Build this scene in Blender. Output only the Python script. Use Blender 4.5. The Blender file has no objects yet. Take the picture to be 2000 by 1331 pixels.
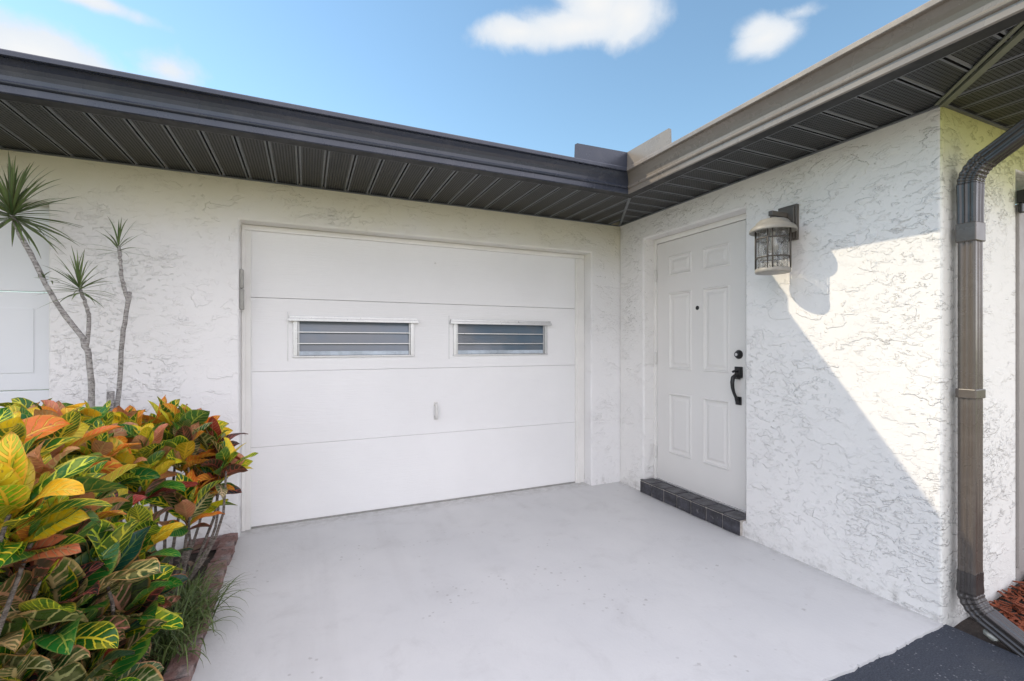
import bpy, bmesh, math, random
from mathutils import Vector, Matrix
R = math.radians
scene = bpy.context.scene
COL = scene.collection
rnd = random.Random(7)

# ------------------------------------------------------------------ helpers
def obj(name, bm, mats, parent=None, smooth=False, bevel=0.0, seg=2, angle=40):
    me = bpy.data.meshes.new(name)
    bm.normal_update()
    bm.to_mesh(me); bm.free()
    o = bpy.data.objects.new(name, me)
    COL.objects.link(o)
    for m in (mats if isinstance(mats, (list, tuple)) else [mats]):
        me.materials.append(m)
    if smooth:
        for p in me.polygons: p.use_smooth = True
    if parent is not None:
        o.parent = parent
        o.matrix_parent_inverse = Matrix.Translation(-Vector(world_loc(parent)))
    if bevel:
        md = o.modifiers.new('bevel', 'BEVEL')
        md.width = bevel; md.segments = seg; md.limit_method = 'ANGLE'; md.angle_limit = R(angle)
        md.harden_normals = False
    return o

def world_loc(o):
    v = Vector(o.location)
    while o.parent is not None:
        if o.type == 'EMPTY' or o.location.length: pass
        o = o.parent
        v += Vector(o.location)
    return v

def tag(o, label=None, cat=None, group=None, kind=None):
    if label: o['label'] = label
    if cat: o['category'] = cat
    if group: o['group'] = group
    if kind: o['kind'] = kind
    return o

def empty(name, loc, label, cat, group=None):
    o = bpy.data.objects.new(name, None)
    o.empty_display_size = 0.1
    COL.objects.link(o); o.location = loc
    return tag(o, label, cat, group)

def box(bm, x0, x1, y0, y1, z0, z1, mi=0):
    v = [bm.verts.new((x, y, z)) for x in (x0, x1) for y in (y0, y1) for z in (z0, z1)]
    for q in ((0,1,3,2),(4,6,7,5),(0,4,5,1),(2,3,7,6),(0,2,6,4),(1,5,7,3)):
        f = bm.faces.new([v[i] for i in q]); f.material_index = mi
    return v

def cells(bm, xs, ys, zs, filled):
    """solid made of the filled cells of a grid: only its outer faces"""
    vs = {}
    def V(i, j, k):
        if (i, j, k) not in vs: vs[(i, j, k)] = bm.verts.new((xs[i], ys[j], zs[k]))
        return vs[(i, j, k)]
    nx, ny, nz = len(xs)-1, len(ys)-1, len(zs)-1
    def F(i, j, k):
        return 0 <= i < nx and 0 <= j < ny and 0 <= k < nz and filled((xs[i]+xs[i+1])/2, (ys[j]+ys[j+1])/2, (zs[k]+zs[k+1])/2)
    for i in range(nx):
        for j in range(ny):
            for k in range(nz):
                if not F(i, j, k): continue
                if not F(i-1,j,k): bm.faces.new([V(i,j,k),V(i,j,k+1),V(i,j+1,k+1),V(i,j+1,k)])
                if not F(i+1,j,k): bm.faces.new([V(i+1,j,k),V(i+1,j+1,k),V(i+1,j+1,k+1),V(i+1,j,k+1)])
                if not F(i,j-1,k): bm.faces.new([V(i,j,k),V(i+1,j,k),V(i+1,j,k+1),V(i,j,k+1)])
                if not F(i,j+1,k): bm.faces.new([V(i,j+1,k),V(i,j+1,k+1),V(i+1,j+1,k+1),V(i+1,j+1,k)])
                if not F(i,j,k-1): bm.faces.new([V(i,j,k),V(i,j+1,k),V(i+1,j+1,k),V(i+1,j,k)])
                if not F(i,j,k+1): bm.faces.new([V(i,j,k+1),V(i+1,j,k+1),V(i+1,j+1,k+1),V(i,j+1,k+1)])

def tube(bm, pts, rad, n=8, cap=True, mi=0):
    pts = [Vector(p) for p in pts]
    rings = []
    prev = None
    for i, p in enumerate(pts):
        d = (pts[min(i+1, len(pts)-1)] - pts[max(i-1, 0)]).normalized()
        if prev is None:
            a = d.orthogonal().normalized()
        else:
            a = (prev - d * prev.dot(d)).normalized()
        prev = a
        b = d.cross(a)
        r = rad[i] if isinstance(rad, (list, tuple)) else rad
        rings.append([bm.verts.new(p + (a*math.cos(t) + b*math.sin(t))*r) for t in [2*math.pi*k/n for k in range(n)]])
    for i in range(len(rings)-1):
        for k in range(n):
            f = bm.faces.new([rings[i][k], rings[i][(k+1) % n], rings[i+1][(k+1) % n], rings[i+1][k]]); f.smooth = True; f.material_index = mi
    if cap:
        f = bm.faces.new(list(reversed(rings[0]))); f.material_index = mi
        f = bm.faces.new(rings[-1]); f.material_index = mi

def lathe(bm, prof, c, n=40, mi=0, close=False):
    """revolve (radius, z) about the vertical through c"""
    rings = []
    for r, z in prof:
        rings.append([bm.verts.new((c[0]+r*math.cos(2*math.pi*k/n), c[1]+r*math.sin(2*math.pi*k/n), c[2]+z)) for k in range(n)])
    for i in range(len(rings)-1):
        for k in range(n):
            f = bm.faces.new([rings[i][k], rings[i][(k+1) % n], rings[i+1][(k+1) % n], rings[i+1][k]]); f.smooth = True; f.material_index = mi

def sweep_rect(bm, path, hw, hd, scales=None, n_flute=0, axis=Vector((1,0,0))):
    """sweep a fluted rectangle along path lying in the plane normal to axis"""
    prof = []
    def side(a, b, fl):
        for t in range(8):
            s = t/8
            x = a[0]+(b[0]-a[0])*s; y = a[1]+(b[1]-a[1])*s
            off = -0.0035 if (fl and t in (2, 3, 5, 6)) else 0
            nx, ny = (b[1]-a[1]), -(b[0]-a[0])
            l = math.hypot(nx, ny)
            prof.append((x+nx/l*off, y+ny/l*off))
    c = 0.007
    P = [(-hw+c,-hd),(hw-c,-hd),(hw,-hd+c),(hw,hd-c),(hw-c,hd),(-hw+c,hd),(-hw,hd-c),(-hw,-hd+c)]
    for i in range(8):
        a, b = P[i], P[(i+1) % 8]
        if i % 2 == 0: side(a, b, True)
        else: prof.append(a)
    rings = []
    for i, p in enumerate(path):
        p = Vector(p)
        d = (Vector(path[min(i+1, len(path)-1)]) - Vector(path[max(i-1, 0)])).normalized()
        w = d.cross(axis).normalized()
        s = scales[i] if scales else 1
        rings.append([bm.verts.new(p + axis*(q[0]*s) + w*(q[1]*s)) for q in prof])
    n = len(prof)
    for i in range(len(rings)-1):
        for k in range(n):
            bm.faces.new([rings[i][k], rings[i][(k+1) % n], rings[i+1][(k+1) % n], rings[i+1][k]])
    bm.faces.new(list(reversed(rings[0]))); bm.faces.new(rings[-1])
    bmesh.ops.recalc_face_normals(bm, faces=bm.faces)

# ------------------------------------------------------------------ node helpers
class NT:
    def __init__(s, m):
        s.t = m.node_tree; s.n = s.t.nodes; s.l = s.t.links
    def new(s, typ, **kw):
        n = s.n.new(typ)
        for k, v in kw.items(): setattr(n, k, v)
        return n
    def put(s, sock, v):
        if hasattr(v, 'is_output') or isinstance(v, bpy.types.NodeSocket): s.l.new(v, sock)
        else: sock.default_value = v
    def math(s, op, a, b=None, c=None, clamp=False):
        n = s.new('ShaderNodeMath', operation=op); n.use_clamp = clamp
        s.put(n.inputs[0], a)
        if b is not None: s.put(n.inputs[1], b)
        if c is not None: s.put(n.inputs[2], c)
        return n.outputs[0]
    def vmath(s, op, a, b=None):
        n = s.new('ShaderNodeVectorMath', operation=op)
        s.put(n.inputs[0], a)
        if b is not None: s.put(n.inputs[1], b)
        return n.outputs['Value'] if op in ('DOT_PRODUCT', 'LENGTH', 'DISTANCE') else n.outputs[0]
    def mix(s, f, a, b, blend='MIX'):
        n = s.new('ShaderNodeMix', data_type='RGBA', blend_type=blend)
        s.put(n.inputs[0], f); s.put(n.inputs[6], a); s.put(n.inputs[7], b)
        return n.outputs[2]
    def ramp(s, f, lo, hi, a=0.0, b=1.0, smooth=True):
        n = s.new('ShaderNodeMapRange'); n.interpolation_type = 'SMOOTHSTEP' if smooth else 'LINEAR'
        s.put(n.inputs[0], f); n.inputs[1].default_value = lo; n.inputs[2].default_value = hi
        n.inputs[3].default_value = a; n.inputs[4].default_value = b
        return n.outputs[0]
    def noise(s, vec, scale, detail=4, rough=0.5, dist=0.0, out=0):
        n = s.new('ShaderNodeTexNoise')
        s.put(n.inputs['Vector'], vec); n.inputs['Scale'].default_value = scale
        n.inputs['Detail'].default_value = detail; n.inputs['Roughness'].default_value = rough
        n.inputs['Distortion'].default_value = dist
        return n.outputs[out]
    def bump(s, h, dist, strength=1.0, normal=None):
        n = s.new('ShaderNodeBump')
        s.put(n.inputs['Height'], h); n.inputs['Distance'].default_value = dist; n.inputs['Strength'].default_value = strength
        if normal is not None: s.l.new(normal, n.inputs['Normal'])
        return n.outputs[0]

def mat(name):
    m = bpy.data.materials.new(name); m.use_nodes = True
    t = NT(m); b = t.n['Principled BSDF']
    return m, t, b

def objco(t):
    return t.new('ShaderNodeTexCoord').outputs['Object']

def paint(name, col, rough=0.5, spec=0.4, metal=0.0, var=0.06, vscale=3.0, bump=0.0, bscale=120.0, grain=None):
    m, t, b = mat(name)
    co = objco(t)
    n = t.noise(co, vscale, 5, 0.6)
    f = t.ramp(n, 0.3, 0.7, 1-var, 1+var, smooth=False)
    c = t.mix(1.0, (*col, 1), t.new('ShaderNodeCombineColor').outputs[0], 'MULTIPLY')
    cc = t.n[-1] if False else None
    comb = [x for x in t.n if x.bl_idname == 'ShaderNodeCombineColor'][0]
    for i in range(3): t.l.new(f, comb.inputs[i])
    t.l.new(c, b.inputs['Base Color'])
    b.inputs['Roughness'].default_value = rough
    t.l.new(t.ramp(t.noise(co, vscale*4, 4, 0.6), 0.3, 0.7, max(0.02, rough-0.08), min(1, rough+0.08)), b.inputs['Roughness'])
    b.inputs['Specular IOR Level'].default_value = spec
    b.inputs['Metallic'].default_value = metal
    if bump:
        v = co
        if grain:
            mp = t.new('ShaderNodeMapping'); t.l.new(co, mp.inputs['Vector']); mp.inputs['Scale'].default_value = grain; v = mp.outputs[0]
        t.l.new(t.bump(t.noise(v, bscale, 4, 0.6), bump), b.inputs['Normal'])
    return m

# ------------------------------------------------------------------ materials
def stucco(name, col, amp=1.0, bounce=0.0, bounce_col=(0.70, 0.66, 0.50)):
    m, t, b = mat(name)
    co = objco(t)
    mp = t.new('ShaderNodeMapping'); t.l.new(co, mp.inputs['Vector']); mp.inputs['Scale'].default_value = (1.0, 1.0, 1.75)
    st = mp.outputs[0]                                   # trowel strokes run mostly sideways
    zone = t.ramp(t.noise(co, 1.4, 4, 0.55), 0.42, 0.66)     # some zones are smoother than others
    zone2 = t.ramp(t.noise(co, 3.1, 4, 0.6), 0.40, 0.60)
    big = t.noise(st, 5.6, 5, 0.60, 0.35)
    mid = t.noise(st, 17.0, 5, 0.62, 0.4)
    fin = t.noise(st, 38.0, 4, 0.6, 0.3)
    s1 = t.ramp(big, 0.530, 0.565)
    s2 = t.ramp(mid, 0.550, 0.605)
    s3 = t.ramp(fin, 0.565, 0.64)
    h = t.math('MULTIPLY', s1, t.math('ADD', 0.12, t.math('MULTIPLY', zone2, 0.75)))
    h = t.math('ADD', h, t.math('MULTIPLY', t.math('MULTIPLY', s2, t.math('ADD', 0.2, zone)), 0.62))
    h = t.math('ADD', h, t.math('MULTIPLY', t.math('MULTIPLY', s3, t.math('MULTIPLY', zone, zone2)), 0.50))
    h = t.math('ADD', h, t.math('MULTIPLY', t.noise(co, 75.0, 5, 0.7), 0.22))
    h = t.math('ADD', h, t.math('MULTIPLY', t.noise(co, 2.4, 2, 0.5), 1.4))
    t.l.new(t.bump(h, 0.0062*amp), b.inputs['Normal'])
    # crease shade and a trace of dirt put into the colour at broken edges
    e2 = t.math('MULTIPLY', t.math('MULTIPLY', t.math('MULTIPLY', s2, t.math('SUBTRACT', 1.0, s2)), 4.0), zone)
    e = t.math('MULTIPLY', e2, t.ramp(t.noise(co, 6.0, 4, 0.6), 0.48, 0.66), clamp=True)
    tone = t.ramp(t.noise(co, 0.9, 4, 0.6), 0.3, 0.7, 0.0, 1.0)
    c = t.mix(tone, (*[x*0.95 for x in col], 1), (*col, 1))
    c = t.mix(t.math('MULTIPLY', e, 0.05), c, (0.30, 0.285, 0.26, 1))
    sep = t.new('ShaderNodeSeparateXYZ'); t.l.new(co, sep.inputs[0])
    # bounced light put into the wall colour in a band under the soffit
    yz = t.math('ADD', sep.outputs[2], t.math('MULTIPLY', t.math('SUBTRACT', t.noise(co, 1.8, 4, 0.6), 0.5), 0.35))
    c = t.mix(t.math('MULTIPLY', t.ramp(yz, 1.95, 2.45), bounce), c, (*bounce_col, 1))
    # a little grime near the ground
    g = t.math('MULTIPLY', t.ramp(sep.outputs[2], 0.0, 0.16, 1.0, 0.0), t.ramp(t.noise(co, 14.0, 6, 0.7), 0.48, 0.68))
    c = t.mix(t.math('MULTIPLY', g, 0.45), c, (0.33, 0.31, 0.28, 1))
    t.l.new(c, b.inputs['Base Color'])
    b.inputs['Roughness'].default_value = 0.75
    b.inputs['Specular IOR Level'].default_value = 0.25
    return m

M = {}
M['stucco'] = stucco('white_stucco', (0.80, 0.785, 0.76), amp=0.80)
M['stucco_green_bounce'] = stucco('green_bounce_stucco', (0.78, 0.78, 0.74), bounce=0.9, bounce_col=(0.55, 0.56, 0.20))  # yellow-green lawn bounce put into the colour of the upper side wall
M['stucco_bounce'] = stucco('warm_bounce_stucco', (0.81, 0.80, 0.79), amp=0.62, bounce=0.85)  # warm bounce put into the colour of the upper garage wall
M['door_white'] = paint('garage_door_paint', (0.80, 0.795, 0.785), 0.5, 0.3, var=0.035, vscale=1.1, bump=0.0022, bscale=10, grain=(0.8, 6, 16))
M['entry_paint'] = paint('entry_door_paint', (0.70, 0.685, 0.655), 0.4, 0.35, var=0.02, vscale=2, bump=0.0005, bscale=60)
M['trim'] = paint('trim_paint', (0.78, 0.765, 0.73), 0.5, 0.3, var=0.04, vscale=6, bump=0.001, bscale=60)
M['alu'] = paint('window_aluminium', (0.62, 0.62, 0.62), 0.35, 0.5, metal=0.6, var=0.06, vscale=20)
M['glint_strip'] = paint('pane_glint_paint', (0.42, 0.48, 0.54), 0.3, 0.5, var=0.25, vscale=5)
M['black'] = paint('black_hardware', (0.012, 0.012, 0.013), 0.35, 0.5, var=0.1)
M['bronze'] = paint('lamp_bronze', (0.13, 0.115, 0.10), 0.45, 0.5, metal=0.35, var=0.08, vscale=30, bump=0.0008, bscale=200)
M['dark_bronze'] = paint('lamp_dark_bronze', (0.07, 0.06, 0.05), 0.45, 0.5, var=0.08, vscale=30)
M['cream'] = paint('lamp_cap_paint', (0.29, 0.275, 0.245), 0.45, 0.45, var=0.10, vscale=40, bump=0.0008, bscale=200)
M['grey_plastic'] = paint('grey_plastic', (0.33, 0.325, 0.30), 0.6, 0.3, var=0.15, vscale=25, bump=0.001, bscale=150)
M['hinge'] = paint('painted_hinge', (0.66, 0.65, 0.62), 0.4, 0.4, var=0.05, vscale=30)
M['bulb'] = paint('lamp_bulb', (0.75, 0.73, 0.68), 0.3, 0.4)
M['interior'] = paint('dark_interior', (0.05, 0.055, 0.065), 0.8, 0.2)
M['side_frame'] = paint('side_door_paint', (0.34, 0.32, 0.30), 0.5, 0.3, var=0.05)

# bronze painted aluminium of the gutters
def gutter_mat(name, col, dustf=0.15):
    m, t, b = mat(name)
    co = objco(t)
    n = t.noise(co, 2.0, 5, 0.6)
    dust = t.ramp(t.noise(co, 9.0, 6, 0.7), 0.45, 0.75)
    c = t.mix(n, (*[x*0.9 for x in col], 1), (*[x*1.1 for x in col], 1))
    c = t.mix(t.math('MULTIPLY', dust, dustf), c, (0.36, 0.34, 0.31, 1))
    t.l.new(c, b.inputs['Base Color'])
    b.inputs['Metallic'].default_value = 0.0
    t.l.new(t.ramp(t.noise(co, 6.0, 4, 0.6), 0.3, 0.7, 0.22, 0.34), b.inputs['Roughness'])
    b.inputs['Specular IOR Level'].default_value = 0.6
    t.l.new(t.bump(t.noise(co, 3.0, 3, 0.5), 0.004), b.inputs['Normal'])
    return m
M['gutter'] = gutter_mat('sun_toned_gutter_metal', (0.205, 0.178, 0.152))  # lighter copy of the gutter paint, sunlight put into the colour
M['gutter_shade'] = gutter_mat('shade_toned_gutter_metal', (0.032, 0.039, 0.060), 0.05)  # darker navy copy of the same paint, shade put into the colour
M['downspout'] = gutter_mat('downspout_metal', (0.095, 0.078, 0.066), 0.10)
M['elbow'] = gutter_mat('elbow_metal', (0.045, 0.039, 0.037), 0.05)  # darker than the straight pipe, the elbows' shade put into the colour
M['fascia'] = paint('fascia_metal', (0.018, 0.018, 0.02), 0.5, 0.3)

def soffit_mat():
    m, t, b = mat('perforated_soffit')
    co = objco(t)
    sep = t.new('ShaderNodeSeparateXYZ'); t.l.new(co, sep.inputs[0])
    k = 62.0
    fx = t.math('SUBTRACT', t.math('FRACT', t.math('MULTIPLY', sep.outputs[0], k)), 0.5)
    fy = t.math('SUBTRACT', t.math('FRACT', t.math('MULTIPLY', sep.outputs[1], k)), 0.5)
    r = t.math('SQRT', t.math('ADD', t.math('MULTIPLY', fx, fx), t.math('MULTIPLY', fy, fy)))
    hole = t.ramp(r, 0.20, 0.32, 1.0, 0.0)
    z = t.math('LESS_THAN', sep.outputs[2], 2.4925)      # only the flat face is punched
    hole = t.math('MULTIPLY', hole, z)
    n = t.noise(co, 7.0, 5, 0.6)
    c = t.mix(n, (0.009, 0.0105, 0.013, 1), (0.020, 0.022, 0.026, 1))
    c = t.mix(hole, c, (0.004, 0.004, 0.004, 1))
    t.l.new(c, b.inputs['Base Color'])
    t.l.new(t.math('ADD', t.math('MULTIPLY', hole, 0.4), 0.42), b.inputs['Roughness'])
    b.inputs['Specular IOR Level'].default_value = 0.5
    t.l.new(t.bump(t.math('SUBTRACT', 1.0, hole), 0.004), b.inputs['Normal'])
    return m
M['soffit'] = soffit_mat()
M['soffit_trim'] = paint('soffit_trim', (0.13, 0.14, 0.152), 0.4, 0.5, var=0.08)
M['hip_trim'] = paint('hip_trim', (0.15, 0.16, 0.11), 0.45, 0.45, var=0.10, vscale=8)

def shingles():
    m, t, b = mat('roof_shingles')
    co = objco(t)
    br = t.new('ShaderNodeTexBrick'); t.l.new(co, br.inputs['Vector'])
    br.inputs['Scale'].default_value = 3.0
    br.inputs['Color1'].default_value = (0.11, 0.105, 0.10, 1); br.inputs['Color2'].default_value = (0.16, 0.15, 0.14, 1)
    br.inputs['Mortar'].default_value = (0.04, 0.04, 0.04, 1)
    t.l.new(t.mix(t.noise(co, 80, 4, 0.7), br.outputs[0], (0.22, 0.21, 0.2, 1)), b.inputs['Base Color'])
    b.inputs['Roughness'].default_value = 0.9
    return m
M['shingle'] = shingles()

def concrete():
    m, t, b = mat('painted_concrete')
    co = objco(t)
    a = t.ramp(t.noise(co, 0.7, 5, 0.6), 0.3, 0.7)
    c = t.mix(a, (0.53, 0.535, 0.535, 1), (0.60, 0.60, 0.59, 1))
    d = t.ramp(t.noise(co, 5.0, 8, 0.7, 0.5), 0.50, 0.72)
    c = t.mix(t.math('MULTIPLY', d, 0.28), c, (0.40, 0.395, 0.39, 1))
    # scattered specks, chips, scuffs and faint tyre stains
    for sc_, th, wob_, msk, am in ((4.0, 0.045, 0.06, 0.46, 0.45), (9.0, 0.08, 0.10, 0.50, 0.42), (20.0, 0.16, 0.14, 0.53, 0.4)):
        v = t.new('ShaderNodeTexVoronoi'); t.l.new(co, v.inputs['Vector']); v.inputs['Scale'].default_value = sc_
        wob = t.math('ADD', v.outputs['Distance'], t.math('MULTIPLY', t.math('SUBTRACT', t.noise(co, sc_*14, 3, 0.6), 0.5), wob_*2))
        sp = t.math('MULTIPLY', t.ramp(wob, th*0.7, th, 1.0, 0.0), t.ramp(t.noise(co, 1.9, 3, 0.6), msk, msk+0.08))
        c = t.mix(t.math('MULTIPLY', sp, am), c, (0.20, 0.19, 0.175, 1))
    mp = t.new('ShaderNodeMapping'); t.l.new(co, mp.inputs['Vector']); mp.inputs['Scale'].default_value = (5, 26, 1); mp.inputs['Rotation'].default_value = (0, 0, 0.5)
    sc = t.math('MULTIPLY', t.ramp(t.noise(mp.outputs[0], 1.6, 5, 0.7), 0.62, 0.70), t.ramp(t.noise(co, 2.6, 3, 0.5), 0.48, 0.60))
    c = t.mix(t.math('MULTIPLY', sc, 0.40), c, (0.36, 0.355, 0.35, 1))
    mp2 = t.new('ShaderNodeMapping'); t.l.new(co, mp2.inputs['Vector']); mp2.inputs['Scale'].default_value = (3.2, 0.22, 1)
    ty = t.ramp(t.noise(mp2.outputs[0], 1.3, 5, 0.6), 0.52, 0.70)
    c = t.mix(t.math('MULTIPLY', ty, 0.22), c, (0.44, 0.435, 0.43, 1))
    # grime gathered along the foot of the walls
    sep = t.new('ShaderNodeSeparateXYZ'); t.l.new(co, sep.inputs[0])
    near = t.math('MAXIMUM', t.ramp(sep.outputs[0], -0.09, 0.0), t.ramp(sep.outputs[1], -0.07, 0.10))
    c = t.mix(t.math('MULTIPLY', t.math('MULTIPLY', near, t.ramp(t.noise(co, 17, 6, 0.7), 0.36, 0.66)), 0.5), c, (0.30, 0.29, 0.275, 1))
    t.l.new(c, b.inputs['Base Color'])
    t.l.new(t.ramp(t.noise(co, 2.5, 5, 0.6), 0.3, 0.7, 0.40, 0.62), b.inputs['Roughness'])
    b.inputs['Specular IOR Level'].default_value = 0.35
    h = t.math('ADD', t.math('MULTIPLY', t.noise(co, 45, 5, 0.6), 0.5), t.noise(co, 4, 3, 0.5))
    t.l.new(t.bump(h, 0.003), b.inputs['Normal'])
    return m
M['concrete'] = concrete()

def asphalt():
    m, t, b = mat('sealed_asphalt')
    co = objco(t)
    n = t.noise(co, 160, 4, 0.7)
    c = t.mix(t.ramp(n, 0.35, 0.75), (0.024, 0.033, 0.052, 1), (0.075, 0.088, 0.115, 1))
    v = t.new('ShaderNodeTexVoronoi'); t.l.new(co, v.inputs['Vector']); v.inputs['Scale'].default_value = 60.0
    sp = t.math('MULTIPLY', t.ramp(v.outputs['Distance'], 0.16, 0.30, 1.0, 0.0), t.ramp(t.noise(co, 22, 3, 0.6), 0.50, 0.62))
    c = t.mix(t.math('MULTIPLY', sp, 0.7), c, (0.40, 0.40, 0.42, 1))
    c = t.mix(t.math('MULTIPLY', t.ramp(t.noise(co, 3, 5, 0.6), 0.45, 0.75), 0.35), c, (0.09, 0.095, 0.10, 1))
    t.l.new(c, b.inputs['Base Color'])
    b.inputs['Roughness'].default_value = 0.7
    t.l.new(t.bump(t.math('ADD', n, t.math('MULTIPLY', t.noise(co, 55, 4, 0.7), 1.5)), 0.012), b.inputs['Normal'])
    return m
M['asphalt'] = asphalt()

def soil():
    m, t, b = mat('bed_soil')
    co = objco(t)
    c = t.mix(t.noise(co, 40, 6, 0.7), (0.018, 0.014, 0.012, 1), (0.10, 0.08, 0.065, 1))
    t.l.new(c, b.inputs['Base Color']); b.inputs['Roughness'].default_value = 0.95
    t.l.new(t.bump(t.noise(co, 50, 6, 0.7), 0.02), b.inputs['Normal'])
    return m
M['soil'] = soil()
def lawn():
    m, t, b = mat('lawn_grass')
    co = objco(t)
    c = t.mix(t.noise(co, 25, 6, 0.7), (0.06, 0.10, 0.018, 1), (0.17, 0.22, 0.045, 1))
    c = t.mix(t.ramp(t.noise(co, 0.4, 4, 0.5), 0.45, 0.65), c, (0.16, 0.17, 0.06, 1))
    t.l.new(c, b.inputs['Base Color']); b.inputs['Roughness'].default_value = 0.9
    t.l.new(t.bump(t.noise(co, 60, 5, 0.7), 0.03), b.inputs['Normal'])
    return m
M['lawn'] = lawn()
def brick():
    m, t, b = mat('old_edging_brick')
    co = objco(t)
    c = t.mix(t.ramp(t.noise(co, 12, 6, 0.7), 0.35, 0.65), (0.17, 0.085, 0.07, 1), (0.27, 0.17, 0.15, 1))
    c = t.mix(t.ramp(t.noise(co, 30, 6, 0.7), 0.52, 0.66), c, (0.07, 0.05, 0.045, 1))
    c = t.mix(t.math('MULTIPLY', t.ramp(t.noise(co, 5, 4, 0.6), 0.52, 0.7), 0.6), c, (0.34, 0.31, 0.30, 1))
    t.l.new(c, b.inputs['Base Color']); b.inputs['Roughness'].default_value = 0.85
    t.l.new(t.bump(t.noise(co, 70, 6, 0.7), 0.01), b.inputs['Normal'])
    return m
M['brick'] = brick()
def tile_mat():
    m, t, b = mat('dark_step_tile')
    co = objco(t)
    c = t.mix(t.ramp(t.noise(co, 16, 6, 0.7), 0.35, 0.7), (0.022, 0.021, 0.025, 1), (0.065, 0.065, 0.08, 1))
    c = t.mix(t.math('MULTIPLY', t.ramp(t.noise(co, 28, 6, 0.7), 0.58, 0.72), 0.6), c, (0.28, 0.27, 0.27, 1))
    t.l.new(c, b.inputs['Base Color'])
    t.l.new(t.ramp(t.noise(co, 12, 4, 0.6), 0.3, 0.7, 0.28, 0.5), b.inputs['Roughness'])
    t.l.new(t.bump(t.noise(co, 25, 5, 0.6), 0.004), b.inputs['Normal'])
    return m
M['tile'] = tile_mat()
M['grout'] = paint('tile_grout', (0.42, 0.39, 0.35), 0.9, 0.1, var=0.3, vscale=30)
def mulch_mat():
    m, t, b = mat('red_mulch')
    co = objco(t)
    c = t.mix(t.noise(co, 30, 5, 0.7), (0.035, 0.010, 0.006, 1), (0.36, 0.085, 0.028, 1))
    t.l.new(c, b.inputs['Base Color']); b.inputs['Roughness'].default_value = 0.9
    return m
M['mulch'] = mulch_mat()
M['stone'] = paint('pale_rubble', (0.42, 0.42, 0.38), 0.85, 0.2, var=0.2, vscale=25, bump=0.006, bscale=60)

def pane_mat():
    m, t, b = mat('sky_toned_louvre_glass')
    co = objco(t)
    c = t.mix(t.ramp(t.noise(co, 2.2, 3, 0.6), 0.35, 0.65), (0.10, 0.145, 0.19, 1), (0.15, 0.165, 0.18, 1))  # blue tones put the reflected sky into the pane colour
    t.l.new(c, b.inputs['Base Color'])
    b.inputs['Roughness'].default_value = 0.16
    b.inputs['Specular IOR Level'].default_value = 0.8
    t.l.new(t.bump(t.noise(co, 8, 3, 0.5), 0.002), b.inputs['Normal'])
    return m
M['pane'] = pane_mat()

def lamp_glass():
    m, t, b = mat('rippled_lamp_glass')
    co = objco(t)
    mp = t.new('ShaderNodeMapping'); t.l.new(co, mp.inputs['Vector']); mp.inputs['Scale'].default_value = (1, 1, 0.55)
    n = t.noise(mp.outputs[0], 26, 3, 0.5, 1.2)
    bm_ = t.bump(n, 0.05)
    tr = t.new('ShaderNodeBsdfTransparent')
    t.l.new(t.mix(t.ramp(n, 0.44, 0.60), (0.66, 0.66, 0.65, 1), (0.99, 0.99, 0.985, 1)), tr.inputs[0])
    gl = t.new('ShaderNodeBsdfGlossy'); gl.inputs['Roughness'].default_value = 0.06; t.l.new(bm_, gl.inputs['Normal'])
    gl.inputs['Color'].default_value = (0.95, 0.96, 0.97, 1)
    fr = t.new('ShaderNodeFresnel'); fr.inputs[0].default_value = 1.6; t.l.new(bm_, fr.inputs['Normal'])
    mx = t.new('ShaderNodeMixShader')
    t.l.new(t.math('ADD', t.math('MULTIPLY', fr.outputs[0], 0.7), 0.06, clamp=True), mx.inputs[0])
    t.l.new(tr.outputs[0], mx.inputs[1]); t.l.new(gl.outputs[0], mx.inputs[2])
    tl = t.new('ShaderNodeBsdfTranslucent'); tl.inputs[0].default_value = (0.85, 0.84, 0.8, 1)
    m2 = t.new('ShaderNodeMixShader'); m2.inputs[0].default_value = 0.07
    t.l.new(mx.outputs[0], m2.inputs[1]); t.l.new(tl.outputs[0], m2.inputs[2])
    out = [x for x in t.n if x.bl_idname == 'ShaderNodeOutputMaterial'][0]
    t.l.new(m2.outputs[0], out.inputs[0])
    return m
M['lamp_glass'] = lamp_glass()

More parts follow.
